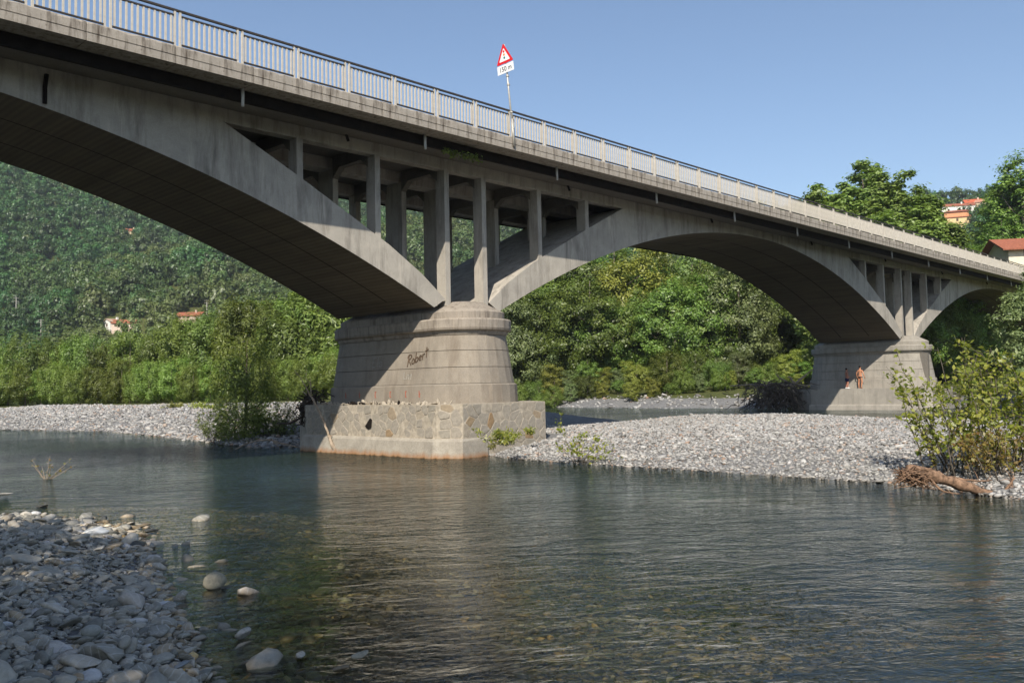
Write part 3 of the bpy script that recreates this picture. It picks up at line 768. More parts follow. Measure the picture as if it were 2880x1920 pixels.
single(260,1470,(.38,.10,.08), 'thin dark slab breaking the water near the left edge', dark, 56, .02, (0,0,.8))
single(120,1424,(.36,.16,.12), 'small dark stone awash below the twiggy plant', dark, 57, .02)
single(14,1392,(.40,.18,.12), 'pale flat stone in the water at the left edge', pale, 58, .03)
single(684,1795,(.19,.15,.17), 'white rounded stone alone in the shallows', pale, 59, .06, (0,0,.4), .7)
single(845,1852,(.20,.13,.10), 'warm white flat stone on the sunlit shallows', pale, 60, .04, (0,0,1.2), .5)
single(1015,1852,(.22,.15,.10), 'brown rounded stone on the sunlit shallows', tan, 61, .04, (0,0,.2), .5)
single(960,1885,(.20,.14,.08), 'low brown stone at the bottom edge near the waterline', brown, 62, .02)
single(445,1585,(.34,.20,.16), 'ringed oval stone at the outer edge of the cobble bank', M['cobble'], 63, .04, (0,0,.3))
single(455,1790,(.34,.26,.24), 'broken brown boulder at the lower edge of the cobble bank', brown, 64, .06, (.2,.1,.4), .6, ang=.9)
single(440,1810,(.18,.15,.14), 'pale pitted stone leaning on the broken brown boulder', pale, 65, .10, (.1,0,.4), .7)
single(255,1812,(.17,.15,.14), 'smooth egg shaped grey stone on the cobble bank', plain('egg_stone',(.30,.30,.27),.8,.12,3), 66, .13, (0,0,.4), .8, z=.1, ang=0)
single(350,1838,(.20,.13,.14), 'smooth oval beige stone on the cobble bank', plain('oval_stone',(.33,.31,.26),.8,.12,3), 67, .10, (0,0,.9), .7, z=.08, ang=0)
single(508,1888,(.26,.14,.09), 'flat blue grey slab at the foot of the cobble bank', plain('slab_stone',(.24,.25,.25),.8,.15,3), 68, .06, (0,0,.6), .45, z=.02)
# crumpled clear plastic at the edge of the cobbles
def plastic_mat():
    t = NT('clear_plastic'); t.b.inputs['Base Color'].default_value = (.85,.88,.9,1); t.b.inputs['Roughness'].default_value = .12; t.b.inputs['Alpha'].default_value = .55
    return t.m
me = blob(70, 3, .62, .5, .9); me.materials.append(plastic_mat()); p = cam_point(275,1508,z=.04)
for q in me.polygons: q.use_smooth = False
tag(link('plastic_bag', me, None, (p.x,p.y,.14), (0,.2,.4), (.24,.17,.22)), 'crumpled clear plastic bag at the outer edge of the cobbles', 'plastic bag')

# ------------------------------------------------------------------ foliage
def leaf_mat(name, c1, c2, c3, trans=.35, patch=None, rnd=1.0):
    t = NT(name); a = t.n('Attribute', attribute_name='lv').outputs['Fac']; o = t.n('ObjectInfo')
    col = t.ramp(a, [(0,c1),(.5,c2),(1,c3)])
    hv = t.n('HueSaturation'); hv.inputs['Saturation'].default_value = 1.0
    t.l(t.math('ADD', .49-.022*rnd, t.math('MULTIPLY', o.outputs['Random'], .045*rnd)), hv.inputs['Hue'])
    t.l(t.math('ADD', 1.05-.39*rnd, t.math('MULTIPLY', o.outputs['Random'], .72*rnd)), hv.inputs['Value']); t.l(col, hv.inputs['Color']); col = hv.outputs[0]
    if patch:
        pn = t.noise(t.mapping(o.outputs['Location'], (1,1,1)), .010, 3, .6)
        col = t.mix(t.math('MULTIPLY', t.ramp(pn, [(.50,0.0),(.66,1.0)]), .55), col, patch)
    d = t.n('BsdfDiffuse'); t.l(col, d.inputs['Color']); tr = t.n('BsdfTranslucent'); t.l(t.mix(1, col, (1.1,1.15,.6), 'MULTIPLY'), tr.inputs['Color'])
    g = t.n('BsdfGlossy'); g.inputs['Roughness'].default_value = .45; g.inputs['Color'].default_value = (.9,.9,.9,1)
    m1 = t.n('MixShader'); m1.inputs[0].default_value = trans; t.l(d.outputs[0], m1.inputs[1]); t.l(tr.outputs[0], m1.inputs[2])
    m2 = t.n('MixShader'); m2.inputs[0].default_value = .035; t.l(m1.outputs[0], m2.inputs[1]); t.l(g.outputs[0], m2.inputs[2])
    t.t.nodes.remove(t.b); t.l(m2.outputs[0], t.out.inputs['Surface']); return t.m
L_ = {}
L_['wood'] = leaf_mat('wood_leaves', (0.070,0.127,0.021), (0.134,0.223,0.039), (0.232,0.342,0.069))
L_['wood_grey'] = leaf_mat('grey_green_leaves', (0.103,0.147,0.052), (0.186,0.247,0.092), (0.290,0.360,0.144))
L_['yellow'] = leaf_mat('yellowish_leaves', (0.131,0.158,0.025), (0.241,0.270,0.046), (0.359,0.375,0.081))
L_['willow'] = leaf_mat('willow_leaves', (0.117,0.180,0.034), (0.200,0.285,0.060), (0.297,0.390,0.098))
L_['willow_dark'] = leaf_mat('dark_willow_leaves', (0.083,0.135,0.032), (0.152,0.225,0.052), (0.228,0.315,0.081))
L_['poplar'] = leaf_mat('poplar_leaves', (.10,.165,.034), (.175,.265,.058), (.28,.37,.10), rnd=.3)
L_['hill'] = leaf_mat('hill_leaves', (0.031,0.081,0.024), (0.059,0.134,0.039), (0.101,0.199,0.057), patch=(0.258,0.274,0.087))
L_['pine'] = leaf_mat('dark_needles', (.018,.032,.014), (.034,.052,.022), (.055,.075,.032))
L_['sapling'] = leaf_mat('sapling_leaves', (.13,.185,.022), (.25,.30,.040), (.40,.40,.08), .5, rnd=0)
L_['autumn'] = leaf_mat('reddish_leaves', (.17,.10,.028), (.24,.19,.04), (.20,.23,.045), .4, rnd=0)
M['bark'] = plain('grey_bark', (.13,.11,.085), .95, .4, 5); M['dark_bark'] = plain('dark_bark', (.06,.048,.036), .95, .4, 5)
M['drift'] = plain('bleached_wood', (.34,.27,.20), .9, .3, 8); M['drift_dark'] = plain('dark_driftwood', (.07,.055,.042), .95, .4, 7); M['drift_red'] = plain('reddish_driftwood', (.21,.13,.082), .95, .7, 12)

def leaves(C, N, size, rng, aspect=.55, jitter=.42):
    """rhombic leaf (clump) quads at C facing roughly N"""
    n = len(C); N = N+rng.normal(0, jitter, (n,3)); N /= np.linalg.norm(N, axis=1, keepdims=True)+1e-9
    T = rng.normal(0, 1, (n,3)); T -= N*(T*N).sum(1, keepdims=True); T /= np.linalg.norm(T, axis=1, keepdims=True)+1e-9
    B = np.cross(N, T); s = (size*rng.uniform(.45,1.5,n))[:,None] if np.isscalar(size) else size[:,None]
    bend = N*s*.18
    V = np.stack([C-T*s, C-B*s*aspect+bend, C+T*s, C+B*s*aspect+bend], 1).reshape(-1,3)
    F = np.arange(4*n).reshape(n,4); lv = np.repeat(rng.uniform(0,1,n), 4); return V, F, lv
def sph(n, rng):
    v = rng.normal(0,1,(n,3)); return v/np.linalg.norm(v, axis=1, keepdims=True)
def crown(name, seed, mat, zc, rz, rxy, n_cl, n_leaf, leaf, cl_r=.26, power=1.0, aspect=.55, profile=None, jit=.42, lvar=.75, vs=.85):
    rng = np.random.default_rng(seed); d = sph(n_cl, rng); rad = rng.uniform(.45,1.0,n_cl)**.6
    lump = 1+.22*np.sin(d[:,0]*3.1+seed)+.18*np.sin(d[:,1]*4.3+seed*2)+.16*np.sin(d[:,2]*5+seed*.7)
    c = d*(rad*lump)[:,None]; c[:,2] = np.clip(c[:,2], -1, 1)
    if profile is not None: k = np.interp(c[:,2], [-1,-.5,0,.5,1.1], profile); c[:,0] *= k; c[:,1] *= k
    c = c*np.array([rxy,rxy,rz])+np.array([0,0,zc])
    m = n_leaf; cr = rxy*cl_r*rng.uniform(.6,1.35,n_cl)
    dd = sph(n_cl*m, rng); dd[:,2] = dd[:,2]*vs+.12
    rr = np.repeat(cr, m)*np.abs(rng.normal(.72,.34,n_cl*m))
    C = np.repeat(c, m, 0)+dd*rr[:,None]
    out = (C-np.array([0,0,zc])); out /= np.linalg.norm(out, axis=1, keepdims=True)+1e-9
    V, F, lv = leaves(C, dd*.75+out*.6+np.array([0,0,.25]), leaf, rng, aspect, jit)
    cl_tone = np.repeat(np.repeat(rng.uniform(-.25,.25,n_cl), m), 4); lv = np.clip((lv-.5)*lvar+.5+cl_tone, 0, 1)
    return mesh_np(name, V, F, mat, False, {'lv': lv}), c
def trunk(name, seed, ends, h, r, mat, base=0.0, n=7):
    rng = random.Random(seed); mb = MB(); top = Vector((rng.uniform(-.03,.03)*h, rng.uniform(-.03,.03)*h, h))
    pts = [Vector((0,0,-.4)), Vector((0,0,.1)), top*.35+Vector((rng.uniform(-.02,.02)*h,0,0)), top*.7, top]
    mb.tube(pts, [r*1.25,r,r*.8,r*.5,r*.15], n)
    for e in ends:
        e = Vector(e); k = max(.22, min(.9, e.z/h*.72)); s = top*k; m = (s+e)/2+Vector((0,0,-.04*h)); mb.tube([s,m,e], [r*.42*(1.1-k*.6),r*.26,r*.06], 5)
    return mb.mesh(name, mat, True)
def tree_kind(name, seed, leafmat, H, R, n_cl, n_leaf, leaf, low=.2, bark='bark', cl_r=.26, aspect=.55, profile=None, limbs=7, vs=.85):
    zc = H*(low+1)/2; rz = H*(1-low)/2*.92
    cm, c = crown('crown', seed, leafmat, zc, rz, R, n_cl, n_leaf, leaf, cl_r, 1, aspect, profile, vs=vs)
    ends = [c[i] for i in np.random.default_rng(seed).choice(len(c), min(limbs,len(c)), replace=False)]
    return cm, trunk('trunk', seed, ends, H*.9, max(.05, H*.016), M[bark])
def plant_tree(name, kind, x, y, s, label, cat, group=None, rz=None, z=None, sxy=None):
    gz = float(ground_z(x, y)) if z is None else z
    t = thing(name, label, cat, (x,y,gz-.05), group, RNG.uniform(0,6.28) if rz is None else rz)
    t.scale = (sxy or s, sxy or s, s); link('trunk', kind[1], t); link('crown', kind[0], t); return t
def at(u, depth):
    d = _f*F_PX+_R*(u-1440); k = depth/d.dot(_f); return d.x*k, d.y*k

K_wood = [tree_kind('w', 200+i, L_[m], 18, 4.9, 150, 200, .16, .02, cl_r=.21) for i, m in enumerate(('wood','wood','wood','wood_grey','yellow'))]
K_willow = [tree_kind('wi', 220+i, L_[m], 8, 2.9, 110, 160, .15, .0, cl_r=.20, aspect=.26, vs=1.7) for i, m in enumerate(('willow','willow','willow_dark','willow_dark'))]
K_poplar = [tree_kind('po', 240+i, L_[m], 30, 4.4, 210, 130, .25, .06, cl_r=.19, profile=[.7,1.1,1,.75,.42]) for i, m in enumerate(('poplar','poplar','poplar'))]
K_locust = [tree_kind('lo', 260+i, L_[m], 20, 4.4, 190, 130, .17, .0, cl_r=.17, aspect=.45, profile=[1.15,1.05,.85,.6,.3]) for i, m in enumerate(('wood','wood_grey'))]
r = np.random.default_rng(21)
# willows on the left bank
for u, dd, h in [(u, np.interp(u,[-150,0,300,500,700,960],[112,108,99,93,89,85])+r.uniform(-1,2), r.uniform(3.6,5.4)) for u in np.arange(-190,990,52)]:
    x, y = at(u+r.uniform(-14,14), dd+1.5); plant_tree('willow_bush', K_willow[int(r.integers(0,2))], x, y, h/8, 'bright green willow bush in the front row along the left shingle bank', 'willow', 'front row willows on the left bank', sxy=h/8*1.15)
for u in np.arange(-200,1010,58):
    dd = np.interp(u,[-150,0,300,500,700,960],[112,108,99,93,89,85])+r.uniform(9,14); h = np.interp(u,[0,450,560,800,950],[8.2,8.4,9.6,11.5,12.5])*r.uniform(.86,1.1)
    x, y = at(u+r.uniform(-16,16), dd); plant_tree('willow_tree', K_willow[int(r.integers(1,4))], x, y, h/8, 'tall willow standing behind the front row on the left bank', 'willow', 'second row willows on the left bank')
for u in np.arange(-200,1010,80):
    dd = np.interp(u,[0,960],[138,118])+r.uniform(0,10); h = np.interp(u,[0,450,600,950],[9.0,9.6,12,15])*r.uniform(.85,1.1)
    x, y = at(u+r.uniform(-16,16), dd); plant_tree('broadleaf_tree', K_wood[int(r.integers(0,4))], x, y, h/18, 'dark broadleaf tree rising behind the left bank willows', 'tree', 'broadleaf trees behind the left bank willows', sxy=h/18*1.15)
# wood beyond the far channel
for row, (d0, hh) in enumerate(((117,(13,17)),(126,(17,21)),(138,(20,25)))):
    for u in np.arange(1330+20*row, 2430, 84):
        x, y = at(u+r.uniform(-25,25), d0+r.uniform(-2,4)+(u > 2150)*6); h = r.uniform(*hh)
        k = K_wood[int(r.choice([0,1,2,0,3,4], p=[.25,.25,.22,.1,.15,.03]))]
        plant_tree('broadleaf_tree', k, x, y, h/18, ['leafy tree in the front row of the wood beyond the far channel','tall leafy tree in the middle of the wood beyond the far channel','tallest leafy tree at the back of the wood beyond the far channel'][row], 'tree', ['front','middle','back'][row]+' trees of the wood beyond the far channel', sxy=h/18*1.1)
for row in range(2):
    for u in np.arange(1370, 2290, 46):
        x, y = at(u+r.uniform(-14,14), (105 if u < 1740 else 96)+3.4*row+r.uniform(0,2)); h = r.uniform(*((1.4,2.8),(2.6,4.8))[row])
        k = (K_willow[int(r.integers(0,4))], K_wood[int(r.choice([3,4,0]))])[int(r.uniform() < .45)]; kh = 8 if any(k is q for q in K_willow) else 18
        plant_tree('shrub', k, x, y, h/kh, ['low weedy shrub at the water edge below the wood','shrub in the middle of the thicket at the foot of the wood','tall shrub filling the foot of the wood'][row], 'shrub', ['lowest','middle','tallest'][row]+' shrubs at the foot of the wood', sxy=h/kh*1.35)
# poplars above the parapet, right
def plant_top(name, kind, u, d, vtop, kh, wide, label, cat, group=None, gz=None):
    x, y = at(u, d); dr = _f*F_PX+_R*(u-1440)+_U*(960-vtop); zt = EYE+dr.z*d/dr.dot(_f); g = float(ground_z(x,y)) if gz is None else gz
    sc = (zt-g)/kh; return plant_tree(name, kind, x, y, sc, label, cat, group, z=g, sxy=wide/3.5)
for i, (u, d, vt, w, lab) in enumerate(((2322,108,536,3.4,'lowest poplar at the left end of the poplar group above the parapet'),(2366,112,504,4.0,'poplar second from the left in the group above the parapet'),(2412,116,494,3.8,'rounded poplar just left of the tallest one above the parapet'),(2468,118,446,3.8,'tallest poplar with a pointed top above the parapet'),(2524,114,474,4.0,'poplar with a broad top right of the tallest one'),(2576,110,514,4.0,'fifth poplar of the group, sloping down to the right'),(2622,108,548,4.0,'pale poplar low in front of the right end of the group'),(2500,104,590,4.4,'broad pale green poplar in front of the tallest one'),(2420,102,600,4.4,'broad low poplar in front of the left half of the group'),(2672,106,622,3.6,'last low poplar at the right end of the group'))):
    plant_top('poplar_tree', K_poplar[i % 3], u, d, vt, 29.5, w, lab, 'poplar', 'poplars above the parapet')
plant_top('tree', K_locust[0], 2905, 128, 425, 19.6, 5.6, 'tall dark green tree cutting the right edge of the picture', 'tree')
plant_top('tree', K_locust[0], 2850, 132, 485, 19.6, 4.6, 'dark tree standing just left of the one at the right edge', 'tree')
plant_top('tree', K_locust[0], 2822, 126, 590, 19.6, 3.4, 'lower dark tree on the left flank of the right edge trees', 'tree')
plant_top('tree', K_locust[1], 2900, 66, 715, 19.6, 2.5, 'grey green leafy tree in front of the dark far arch', 'tree')
for u, d, vt, lab in ((2725,122,690,'round dark tree behind the railing left of the cream house'),(2780,126,700,'round tree behind the last railing panels'),(2680,118,705,'low round tree right of the last poplar')):
    plant_top('tree', K_wood[u % 3], u, d, vt, 17.6, 4.2, lab, 'tree')
for i, (x, y, h) in enumerate([(80.5+2.9*k, 31.6+.5*(k % 2), 8.4+.9*(k % 3)) for k in range(13)]+[(84,37,9),(92,37.5,9.5),(100,37.5,9.5),(108,37,9.5)]):
    plant_tree('tree', K_wood[i % 3], x, y, h/18, 'shaded tree crowding the ground beneath the far arch', 'tree', 'shaded trees under the far arch', sxy=.56)
# trees behind the viewer that shade the foreground cobbles
for x, y, h in ((-6.8,-1,12.5),(-7.2,4.5,13),(-7.8,9.5,13),(-9,14.5,12.5),(-11,4,14),(-11.5,11,14)):
    plant_tree('bank_tree', K_wood[1], x, y, h/18, 'tree on the near bank outside the picture shading the cobbles', 'tree', 'trees on the near bank', sxy=h/18*1.15)

# ------------------------------------------------------------------ hill forest, houses and poles on the hills
def ray_hit(u, v, d0=150, d1=1200):
    d = _f*F_PX+_R*(u-1440)+_U*(960-v); d = d/d.dot(_f)
    for k in np.arange(d0, d1, 1.5):
        p = Vector((0,0,EYE))+d*float(k)
        if float(ground_z(p.x, p.y)) >= p.z: return p, k
    return Vector((0,0,EYE))+d*float(d1), d1
HOUSES = []
def gable_house(name, u, v, w, dep, hw, hr, rz, wallc, roofc, label, windows=3, storeys=1, z_up=0.0, at_p=None, eave=.4):
    p, k = ray_hit(u, v) if at_p is None else (Vector(at_p), 0); HOUSES.append((p.x, p.y, max(w,dep)*.5+3))
    h = thing(name, label, 'house', (p.x,p.y,p.z-1.0+z_up), None, rz)
    wm_, rm_ = plain('house_wall', wallc, .9, .1, 2), plain('roof_tiles', roofc, .9, .3, 4)
    pz = 1.0
    mb = MB().box(-w/2,w/2,-dep/2,dep/2,-2.0,hw+pz)
    for sx in (-1,1): mb.add([(sx*w/2,-dep/2,hw+pz),(sx*w/2,dep/2,hw+pz),(sx*w/2,0,hw+hr+pz)], [(0,1,2)])
    wall = link('wall', mb.mesh('wall', wm_), h)
    e = eave; mb = MB()
    for sy in (-1,1):
        q = [(-w/2-e,sy*(dep/2+e),hw-hr*e/(dep/2)+pz+.05),(w/2+e,sy*(dep/2+e),hw-hr*e/(dep/2)+pz+.05),(w/2+e,0,hw+hr+pz+.05),(-w/2-e,0,hw+hr+pz+.05)]
        mb.add(q+[(a,b,c+.18) for a,b,c in q], [(0,1,2,3),(7,6,5,4),(0,4,5,1),(1,5,6,2),(2,6,7,3),(3,7,4,0)])
    rf = link('roof', mb.mesh('roof', rm_), h); link('chimney', MB().box(w*.2,w*.2+.7,-.9,-.2,hw+pz,hw+hr+pz+.9).mesh('chimney', wm_), rf)
    sh = plain('shutters', (.10,.07,.05), .8, .2, 5)
    for s_ in range(storeys):
        for i in range(windows):
            x = -w/2+w*(i+.5)/windows; z = pz+.9+s_*2.9
            for sy in (-1,):
                wd = link('window', MB().box(x-.5,x+.5,sy*dep/2-.06,sy*dep/2+.02,z,z+1.3).mesh('window', sh), h)
    wd = link('window', MB().box(-w/2-.06,-w/2+.02,-.5,.5,pz+.9,pz+2.2).mesh('window', sh), h)
    return h
FACE = lambda u: math.atan2(at(u,1)[1], at(u,1)[0])-math.pi/2        # long side towards the river
white_, cream_, yell_ = (.72,.69,.63), (.62,.50,.33), (.70,.52,.27); red_, brown_ = (.30,.105,.06), (.30,.15,.10)
gable_house('farmhouse', 318, 926, 5, 5, 2.8, 1.1, FACE(320)+.5, white_, (.42,.30,.22), 'small white gabled house left of the red roofed wing on the left hill foot', 1)
gable_house('farmhouse', 350, 926, 8.5, 5.5, 2.2, 1.4, FACE(350)-.1, (.66,.52,.42), red_, 'low pinkish house with red tiled roof on the left hill foot', 3)
gable_house('farmhouse', 538, 902, 10, 6, 1.8, 1.5, FACE(538)-.45, (.50,.38,.30), red_, 'long house with orange red roof below the leaning mast on the left', 3)
gable_house('cottage', 368, 655, 6, 4, 1.0, 1.4, FACE(368), cream_, red_, 'tiny red roof high on the wooded left hill', 2)
gable_house('farmhouse', 938, 912, 8, 7, 6.5, 1.6, FACE(938), white_, red_, 'white house edge showing just left of the near pier', 2, 2)
gable_house('hill_house', 2678, 602, 22, 8, 3.6, 1.8, FACE(2678)+.25, white_, red_, 'long white house with red roof on the right hill', 4)
gable_house('hill_house', 2738, 588, 10, 9, 3.0, 2.4, FACE(2738)+.2, (.60,.42,.32), (.46,.11,.05), 'brick red roofed house right of the long white house', 2)
gable_house('hill_house', 2772, 588, 9, 8, 3.6, 1.9, FACE(2778)-.2, cream_, (.45,.22,.14), 'cream house with tan roof at the ridge beside the cypress', 2)
v_ = gable_house('hill_villa', 2690, 648, 15, 10, 5.6, 1.4, FACE(2690)+.12, yell_, red_, 'yellow villa with stacked red roofs on the right hill', 3, 2)
link('upper_storey', MB().box(-5.5,5.5,-3.6,3.6,7.2,9.6).mesh('upper_storey', plain('villa_upper', (.62,.30,.15), .9, .1, 2)), v_)
link('upper_roof', MB().add([(-6.2,-4.3,9.6),(6.2,-4.3,9.6),(6.2,4.3,9.6),(-6.2,4.3,9.6),(-4,0,11),(4,0,11)], [(0,1,5,4),(1,2,5),(2,3,4,5),(3,0,4),(0,3,2,1)]).mesh('upper_roof', plain('villa_roof', red_, .9, .2, 4)), v_)
x, y = at(2925, 112); gable_house('roadside_house', 0, 0, 9, 7.5, 5.0, 1.5, FACE(2868)+.35, (.74,.66,.50), red_, 'cream house with red roof at the far end of the bridge', 2, 2, 0, (x,y,13.6), .9)
POLES = []
for u, vb, vt, lab in ((45,905,835,'leftmost grey mast on the left hill foot'),(115,945,898,'short grey mast near the left edge above the willows'),(325,1010,945,'grey utility pole rising out of the left willows'),(341,955,908,'utility pole below the pinkish house'),(582,893,843,'grey mast above the orange red roof on the left')):
    p, k = ray_hit(u, vb); h = (vb-vt)/F_PX*k; POLES.append((p.x,p.y,4))
    t = thing('utility_pole', lab, 'utility pole', p); m_ = M['zinc']
    link('mast', MB().tube([(0,0,-1),(0,0,h)], [.28,.16], 8).mesh('mast', m_), t)
    for q in (.82,.95): link('crossarm', MB().box(-1.1,1.1,-.08,.08,h*q,h*q+.16).mesh('crossarm', m_), t)

rh = np.random.default_rng(77); pts = []
for r_ in np.arange(190, 880, 6.4):
    for az in np.radians(np.arange(6, 84, math.degrees((6.2 if r_ < 420 else 7.6)/r_))):
        pts.append((r_+rh.uniform(-3,3), az+rh.uniform(-.5,.5)*7/r_))
pts = np.array(pts); hx, hy = pts[:,0]*np.cos(pts[:,1]), pts[:,0]*np.sin(pts[:,1]); keep = hill(hx, hy) > 1.0
for (x0, y0, q) in HOUSES+POLES: keep &= (np.hypot(hx-x0, hy-y0) > q)
for (x0, y0, q) in HOUSES:            # nothing tall straight in front of a house
    dd = math.hypot(x0,y0); al = (hx*x0+hy*y0)/dd; off = np.abs(hx*y0-hy*x0)/dd; keep &= ~((al > dd-(42 if x0 > y0 else 18)) & (al < dd) & (off < q*(.95 if x0 > y0 else .8)))
keep &= ~((np.hypot(hx-x, hy-y) < 16))
hx, hy = hx[keep], hy[keep]; hz = ground_z(hx, hy); hs = rh.uniform(.5,1.0,len(hx))+rh.uniform(0,.7,len(hx))**2
V_hill = []
for i in range(5):
    cm, _ = crown('hill_crown', 300+i, L_['hill'], 4.2, 4.4, 4.2, 34, 60, .36, .32, jit=.14, lvar=.2, aspect=.8); V_hill.append(cm)
gn_scatter('hill_forest', np.stack([hx,hy,hz-.8],-1), np.stack([0*hx,0*hx,rh.uniform(0,6.28,len(hx))],-1), np.stack([hs,hs,hs*rh.uniform(.85,1.35,len(hx))],-1), V_hill, label='dense deciduous forest covering the hillsides', cat='forest')
# single trees on the right ridge
K_pine = tree_kind('pi', 330, L_['pine'], 12, 5.2, 46, 90, .42, .45, 'dark_bark', .3, .4, [.9,1.1,1,.8,.4])
K_cyp = tree_kind('cy', 331, L_['pine'], 14, 1.35, 60, 70, .30, .02, 'dark_bark', .5, .4, [.8,1,.9,.6,.15])
for u, v, k, h, nm, lab in ((2754,560,K_cyp,15,'cypress_tree','slender dark cypress on the right ridge'),(2682,560,K_pine,17,'pine_tree','domed dark pine left of the cypress on the right ridge'),(2780,562,K_pine,13,'pine_tree','low dark pine close beside the cypress'),(2625,572,K_pine,13,'pine_tree','small dark tree at the left end of the right ridge')):
    p, kk = ray_hit(u, v); plant_tree(nm, k, p.x, p.y, h/(14 if k is K_cyp else 12)*1.0, lab, 'tree')

# ------------------------------------------------------------------ plants near the river
def stem_plant(name, p, stems, label, cat, leafmat, leaf, per, stem_r=.012, droop=.2, seed=1, aspect=.55, bark='bark', leaf_from=.25):
    rg = np.random.default_rng(seed); t = thing(name, label, cat, p); Vs, Fs, Ls, o = [], [], [], 0
    for (dx, dy, h, bx, by) in stems:
        mb = MB(); pts = []; n = 7
        for i in range(n):
            f = i/(n-1); pts.append(Vector((bx+dx*f+rg.normal(0,.012)*h, by+dy*f+rg.normal(0,.012)*h, h*f-droop*h*f*f*.4)))
        mb.tube(pts, [stem_r*(1.15-.95*i/(n-1)) for i in range(n)], 5)
        tw = []
        for q in range(int(5*h)+2):
            f = rg.uniform(.2,.98); i = min(int(f*(n-1)), n-2); a = pts[i].lerp(pts[i+1], f*(n-1)-i); dd = Vector((rg.normal(),rg.normal(),.7+rg.normal()*.4)).normalized()*h*rg.uniform(.06,.17)
            mb.tube([a, a+dd], [stem_r*.35, stem_r*.12], 4); tw.append((a, a+dd))
        link('stem', mb.mesh('stem', M[bark], True), t)
        C = []
        for a, b in tw:
            for _ in range(per): C.append(np.array(a.lerp(b, rg.uniform(.1,1.1)))+rg.normal(0,leaf*.9,3))
        for _ in range(per*3):
            f = rg.uniform(leaf_from,1); i = min(int(f*(n-1)), n-2); C.append(np.array(pts[i].lerp(pts[i+1], f*(n-1)-i))+rg.normal(0,leaf*1.1,3))
        C = np.array(C); V, F, lv = leaves(C, np.tile([-.3,-.3,.8],(len(C),1)), leaf, rg, aspect, .8); Vs.append(V); Fs.append(F+o); Ls.append(lv); o += len(V)
    link('leaves', mesh_np('leaves', np.concatenate(Vs), np.concatenate(Fs), leafmat, False, {'lv': np.concatenate(Ls)}), t)
    return t
rg = np.random.default_rng(5)
# young poplar thicket on the right, over the driftwood log
def g0(u, v, z=None):
    p = cam_point(u, v, z=.0); return p
p0 = g0(2800,1385); base = Vector((p0.x+.8, p0.y+.3, float(ground_z(p0.x+.8, p0.y+.3))))
side = Vector((_R.x,_R.y,0)).normalized(); deep = Vector((_f.x,_f.y,0)).normalized()
def thicket(n, lo, hi, hh, seed):
    q = np.random.default_rng(seed); out = []
    for i in range(n):
        sft = q.uniform(lo, hi); b = side*sft+deep*q.uniform(0,1.8); h = hh(sft)*q.uniform(.72,1.08); ln = side*q.normal(0,.22)+deep*q.normal(0,.2)
        out.append((ln.x*h, ln.y*h, h, b.x, b.y))
    return out
stem_plant('poplar_thicket', base, thicket(32, -.95, 2.0, lambda s: np.interp(s,[-1.0,-.4,0,.5,1.4,2.4],[1.9,3.1,3.4,3.2,2.9,3.2]), 1), 'leafy young poplar thicket over the driftwood at the right edge', 'thicket', L_['sapling'], .060, 7, .02, .12, 3)
stem_plant('brown_scrub', base-deep*.7+side*.25, thicket(44, -1.0, 1.7, lambda s: 1.25, 2), 'brownish twiggy scrub at the foot of the right poplar thicket', 'scrub', L_['autumn'], .045, 5, .012, .3, 4)
# small bush on the bar, ferny clump by the footing, twigs in the river
p = cam_point(1625,1300,z=.05); stem_plant('sapling_bush', p, [(.15,-.35,1.0,0,0),(-.2,.1,.85,.1,0),(.2,-.9,.75,0,-.1),(.35,-1.2,.55,0,-.15),(-.25,.35,1.25,.0,.1),(.1,-.55,.9,.15,-.1),(-.3,.5,.7,.0,.15),(.25,-1.35,.35,.05,-.2),(0,-.1,1.0,.05,0)], 'sparse leafy sapling bush growing at the edge of the gravel bar', 'bush', L_['sapling'], .058, 4, .014, .3, 6)
p = cam_point(1578,1232,z=.35); stem_plant('sapling', p, [(.05,.05,1.1,0,0),(-.1,.1,.8,0,0)], 'thin upright sapling at the right corner of the footing', 'sapling', L_['sapling'], .05, 4, .01, .1, 8)
def tuft(name, p, label, n, h, spread, mat, seed, leaf=.06, cat='plant'):
    q = np.random.default_rng(seed); st = [(q.normal(0,spread),q.normal(0,spread),h*q.uniform(.5,1.1),q.normal(0,spread*.6),q.normal(0,spread*.6)) for _ in range(n)]
    return stem_plant(name, p, st, label, cat, mat, leaf, 5, .008, .5, seed, .35)
p = cam_point(1418,1252,z=.55); tuft('fern_clump', p, 'bright green ferny clump at the foot of the stone footing', 24, .62, .34, L_['sapling'], 9)
p = cam_point(1490,1222,z=.75); tuft('weed_tuft', p, 'small green weed on the gravel right of the ferny clump', 8, .3, .15, L_['sapling'], 10, .045)
p = cam_point(1385,1262,z=.45); tuft('weed_tuft', p, 'tiny yellowish weed left of the ferny clump', 6, .22, .1, L_['yellow'], 12, .035)
for u, v, z, hh, lab in ((2360,1166,.75,.35,'low green tuft on the gravel ridge left of the far pier steps'),(2440,1168,.75,.25,'small tuft on the gravel ridge below the two bathers'),(2545,1170,.8,.35,'green tuft on the gravel ridge near the thicket'),(2620,1172,.8,.5,'leafy tuft on the gravel ridge behind the thicket')):
    p = cam_point(u, v, z=z); p.z = float(ground_z(p.x,p.y)); tuft('grass_tuft', p, lab, 16, hh, .35, L_['willow'], int(u), .07)
for u, v, lab in ((490,1148,'small weed patch on the left shingle, leftmost of three'),(565,1147,'small weed patch on the left shingle, middle of three'),(610,1152,'small weed patch on the left shingle, rightmost of three')):
    p, k = ray_hit(u, v, 30, 200); tuft('weed_patch', p, lab, 14, .5, .5, L_['yellow'], int(u), .10)
